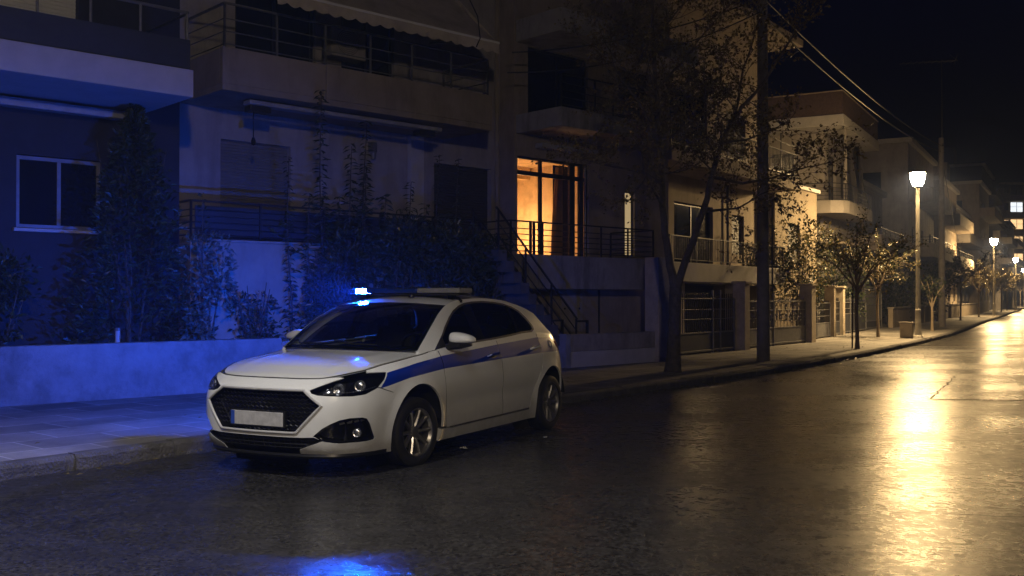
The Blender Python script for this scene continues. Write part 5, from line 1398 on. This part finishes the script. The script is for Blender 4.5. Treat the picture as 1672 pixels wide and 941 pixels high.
def spires(u, y, label, list_, mats=('leaf_silver','leaf_green')):
    x0, y0 = W2(u, y); e = empty('spire_shrub', (x0, y0, .22), 0, label, 'shrub', 'garden plants behind the low wall'); tr, lv = MB(), MB()
    for du, h, dens in list_:
        q = W2(u+du, y+rng.uniform(-.15,.15)); bx, by = q[0]-x0, q[1]-y0; lean = (rng.uniform(-.1,.1), rng.uniform(-.1,.1))
        pts = [(bx+lean[0]*t+.03*math.sin(t*7), by+lean[1]*t, h*t) for t in [i/10 for i in range(11)]]; tr.tube(pts, [.02-.0015*i for i in range(11)], 6)
        z = .5
        while z < h+.05:
            t = min(1, z/h); a0 = rng.uniform(0, 6.28)
            for k in range(3):
                a = a0+2.1*k; d = Vector((math.cos(a), math.sin(a), rng.uniform(-.75,.1))); s_ = (.14+.07*(1-t))*dens
                lv.leaf((bx+lean[0]*t, by+lean[1]*t, z+rng.uniform(-.02,.02)), d, s_*rng.uniform(.8,1.25), .36, rng.randrange(2), n=(0,0,1))
            if t < .7 and rng.random() < .4*dens:
                a = rng.uniform(0, 6.28); l_ = rng.uniform(.2,.5)
                for w_ in range(6): lv.leaf((bx+math.cos(a)*l_*w_/6, by+math.sin(a)*l_*w_/6, z+.5*l_*w_/6), (math.cos(a+rng.uniform(-1,1)), math.sin(a+rng.uniform(-1,1)), rng.uniform(-.5,.4)), .15, .36, rng.randrange(2))
            z += .075
    tr.build('stem', M['bark'], e, smooth=True); lv.build('foliage', [M[q_] for q_ in mats], e)
spires(-4.4, -2.0, 'tallest leafy spire plant rising past the awning case', [(.13,4.9,1.0),(-.1,3.1,1.0),(-.45,3.75,.8),(.3,2.9,1.1)])
spires(-3.5, -2.0, 'clump of leafy spires left of the balcony wall lamp', [(0,4.45,1.0),(-.22,4.0,1.1),(.2,3.7,1.1),(.45,3.2,1.2),(-.4,3.1,1.1)])
spires(-1.7, -2.0, 'thin leafy spires in front of the dark closed shutter', [(-.1,4.05,.7),(.42,4.05,.7),(-.6,3.5,1.0),(-.35,3.1,1.1)])
for u, y, h, rx, n, ls, lab, mt in ((-4.2,-2.3,2.6,.75,2400,.10,'dark bush at the foot of the tallest spire plant',('leaf_silver','leaf_green')), (-2.9,-2.1,2.9,.85,3000,.10,'broad dark bush directly above the blue roof light',('leaf_green','leaf_silver')), (-1.7,-2.15,2.75,.85,3000,.10,'dark bush between the roof light and the outdoor stairs',('leaf_green','leaf_silver')), (-.75,-2.2,2.6,.6,1900,.10,'dark bush beside the outdoor stairs',('leaf_green','leaf_green')),
                            (-6.55,-2.35,2.35,.42,900,.10,'blue-lit bush with glossy leaves behind the low wall',('leaf_glossy','leaf_glossy')), (-9.55,-2.2,1.9,.6,1500,.10,'dark bush at the left edge under the white-framed window',('leaf_green','leaf_green')), (-5.6,-2.0,1.7,.45,600,.09,'thin bush below the roller shutter',('leaf_green','leaf_silver'))):
    x, y_ = W2(u, y); shrub(x, y_, .22, h, rx, lab, n, ls, mt)
x, y_ = W2(-7.55, -1.95); shrub(x, y_, .22, 4.2, 1.05, 'dark conical garden tree in front of the white-framed window', 5200, .105, ('leaf_green','leaf_green'), 4, 'cone', 'tree', lo=.04, name='conical_tree')
x, y_ = W2(-6.62, -2.3); shrub(x, y_, .22, 2.95, .16, 'single upright shoot above the blue-lit bush', 90, .11, ('leaf_silver','leaf_silver'), 1, 'cone', lo=.3, name='garden_shoot')
def F2(ox, oy, ang, u, y): a_ = R(ang); return (ox+math.cos(a_)*u-math.sin(a_)*y, oy+math.sin(a_)*u+math.cos(a_)*y)
x, y_ = F2(DX, DY, DA, 10.7, .75); shrub(x, y_, .1, 3.9, 1.1, 'large green shrub hanging over the scrollwork fence', 2600, .13, ('leaf_olive','leaf_green'), 7, group='garden plants along the fences')
x, y_ = F2(DX, DY, DA, 8.2, 1.25); shrub(x, y_, 2.1, 1.0, .45, 'trailing plant on the bright cream terrace', 320, .10, ('leaf_green','leaf_green'), 4, group='garden plants along the fences')
x, y_ = F2(EX, EY, EA, 5.2, 1.4); shrub(x, y_, .1, 4.3, 1.3, 'dark garden shrub behind the pruned street tree', 2600, .15, ('leaf_green','leaf_olive'), 6, group='garden plants along the fences')
x, y_ = F2(EX, EY, EA, 10.8, 1.5); shrub(x, y_, .1, 3.6, 1.5, 'dark shrub left of the nearest street lamp', 2400, .16, ('leaf_green','leaf_green'), 6, group='garden plants along the fences')
x, y_ = F2(EX, EY, EA, 24.0, 1.2); shrub(x, y_, .1, 3.2, 1.7, 'wide dark shrub behind the far utility pole', 2200, .17, ('leaf_green','leaf_green'), 6, group='garden plants along the fences')
x, y_ = F2(EX, EY, EA, 33.0, -.2); shrub(x, y_, .1, 3.0, 1.3, 'round dark shrub before the pale gabled block', 1600, .18, ('leaf_green','leaf_green'), 6, group='garden plants along the fences')
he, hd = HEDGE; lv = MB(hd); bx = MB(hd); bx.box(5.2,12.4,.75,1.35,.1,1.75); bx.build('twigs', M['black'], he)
for k in range(3600):
    u = rng.uniform(5.0,12.6); f_ = rng.random()
    p = (u, .72+rng.uniform(-.12,.05), rng.uniform(.15,1.85)) if f_ < .6 else (u, rng.uniform(.7,1.4), 1.78+rng.uniform(-.05,.15))
    lv.leaf(p, rdir(.2), rng.uniform(.07,.15), .5)
lv.build('foliage', M['leaf_green'], he)
for u0, u1, lab in ((17.4, 28.5, 'low rendered garden wall left of the far utility pole'), (29.0, 41.0, 'low garden wall before the pale gabled block'), (43, 70, 'long low garden wall by the second street lamp')):
    e = building('garden_wall', EX, EY, EA, (u0+u1)/2, lab, 'wall', 'low garden walls along the pavement'); m = MB(-(u0+u1)/2); m.box(u0,u1,.0,.22,0,1.05); m.build('wall_face', M['stucco_tan'], e, bevel=.015)
    m = MB(-(u0+u1)/2); m.box(u0-.03,u1+.03,-.04,.26,1.05,1.12); m.build('coping', M['concrete'], e, bevel=.01)

# ------------------------------------------------------------------ small things
e = empty('planter_block', (13.95, 35.2, PZ), R(60), 'square concrete planter block beside the nearest street lamp', 'planter')
m = MB(); s_ = .21
m.add([(-s_*.93,-s_*.93,0),(s_*.93,-s_*.93,0),(s_*.93,s_*.93,0),(-s_*.93,s_*.93,0),(-s_,-s_,.53),(s_,-s_,.53),(s_,s_,.53),(-s_,s_,.53),(-.17,-.17,.53),(.17,-.17,.53),(.17,.17,.53),(-.17,.17,.53),(-.16,-.16,.40),(.16,-.16,.40),(.16,.16,.40),(-.16,.16,.40)],
      [(0,1,5,4),(1,2,6,5),(2,3,7,6),(3,0,4,7),(4,5,9,8),(5,6,10,9),(6,7,11,10),(7,4,8,11),(8,9,13,12),(9,10,14,13),(10,11,15,14),(11,8,12,15),(12,13,14,15)])
m.build('block', M['pillar'], e, bevel=.012)
m = MB(); m.box(-.23,.23,-.23,.23,.531,.565); m.box(-.17,.17,-.17,.17,.5655,.575); m.build('rim', M['concrete'], e, bevel=.008)
def scrap(x, y, z, s, label):
    m = MB(); n = 6; rows = []
    for i in range(n): rows.append([((i/(n-1)-.5)*s+rng.uniform(-.004,.004), (j/3-.5)*s*.6, .006+.35*s*abs(math.sin(i*1.3+j*.9))*rng.uniform(.3,1)) for j in range(4)])
    m.grid(rows); o = m.build('paper_scrap', M['litter']); o.location = (x, y, z); o.rotation_euler = (0, 0, rng.uniform(0, 3)); tag(o, label, 'litter', 'paper scraps on the road')
scrap(-.49, 10.03, .034, .075, 'crumpled white paper scrap on the asphalt beside the police car')
scrap(.36, 10.85, .034, .035, 'tiny white paper scrap near the rear wheel of the car')
lv = MB()
for k in range(420):
    s_ = rng.uniform(26, 75)
    if rng.random() < .5: s_ = rng.uniform(44, 66)
    p, n = street(s_, -abs(rng.gauss(.12,.22))); lv.leaf((p.x, p.y, .022+rng.uniform(0,.02)), (rng.uniform(-1,1), rng.uniform(-1,1), .1), rng.uniform(.04,.09), .6, n=(0,0,1))
for k in range(160):
    s_ = rng.uniform(26, 75); p, n = street(s_, rng.uniform(.2,2.5)); lv.leaf((p.x, p.y, PZ+.022), (rng.uniform(-1,1), rng.uniform(-1,1), .1), rng.uniform(.04,.08), .6, n=(0,0,1))
tag(lv.build('fallen_leaves', M['leaf_olive']), kind='stuff')
# small cars parked at the far end
def far_car(x, y, rz, col, label):
    e = empty('parked_car', (x, y, .02), rz, label, 'car', 'small cars parked at the far end')
    sec = [(2.1,.55,.78),(2.05,.80,.84),(1.1,.95,.88),(.5,1.38,.70),(-.6,1.44,.70),(-1.5,1.10,.82),(-2.0,1.0,.84),(-2.1,.55,.80)]
    m = MB(); rows = [[(px_,-w_,.28),(px_,-w_,min(.9,z_*.8)),(px_,-w_*.82,z_),(px_,w_*.82,z_),(px_,w_,min(.9,z_*.8)),(px_,w_,.28)] for px_, z_, w_ in sec]
    m.grid(rows); m.add(rows[0], [tuple(range(5, -1, -1))]); m.add(rows[-1], [tuple(range(6))]); m.build('body', paint('far_car_paint', col), e, smooth=True, sharp=40)
    m = MB(); m.grid([[(1.05,-.68,.98),(1.05,.68,.98)],[(.56,-.6,1.33),(.56,.6,1.33)]], 0, True); m.build('windscreen', C_GLOSS, e)
    for xx in (1.35,-1.3):
        for yy in (-.82,.82):
            m = MB(); m.lathe([(0,-.1),(.31,-.1),(.31,.1),(0,.1)][::-1], 18, 'y', (xx,yy,.31)); m.build('wheel', C_RUBBER, e, smooth=True)
    for yy in (-.6,.6):
        m = MB(); m.box(2.08,2.12,yy-.14,yy+.14,.62,.74); m.build('headlight', C_CHROME, e, bevel=.01)
    return e
p, n = street(196, -1.3); far_car(p.x, p.y, R(242), (.5,.5,.5), 'small pale car parked by the left kerb at the far end')
p, n = street(232, -6.0); far_car(p.x, p.y, R(242), (.35,.35,.38), 'small grey car standing mid-street under the cool white lamp')

# ------------------------------------------------------------------ night air
hz = MB(); hz.box(-190,390,-190,390,-1.2,30)
m_, nt_, N_, L_ = new_mat('haze_air'); out_ = N_.new('ShaderNodeOutputMaterial'); pv = N_.new('ShaderNodeVolumePrincipled'); L_.new(pv.outputs[0], out_.inputs['Volume'])
pv.inputs['Color'].default_value = (.36,.50,1.0,1); pv.inputs['Density'].default_value = .0015; pv.inputs['Anisotropy'].default_value = .0
tag(hz.build('haze', m_), kind='stuff')
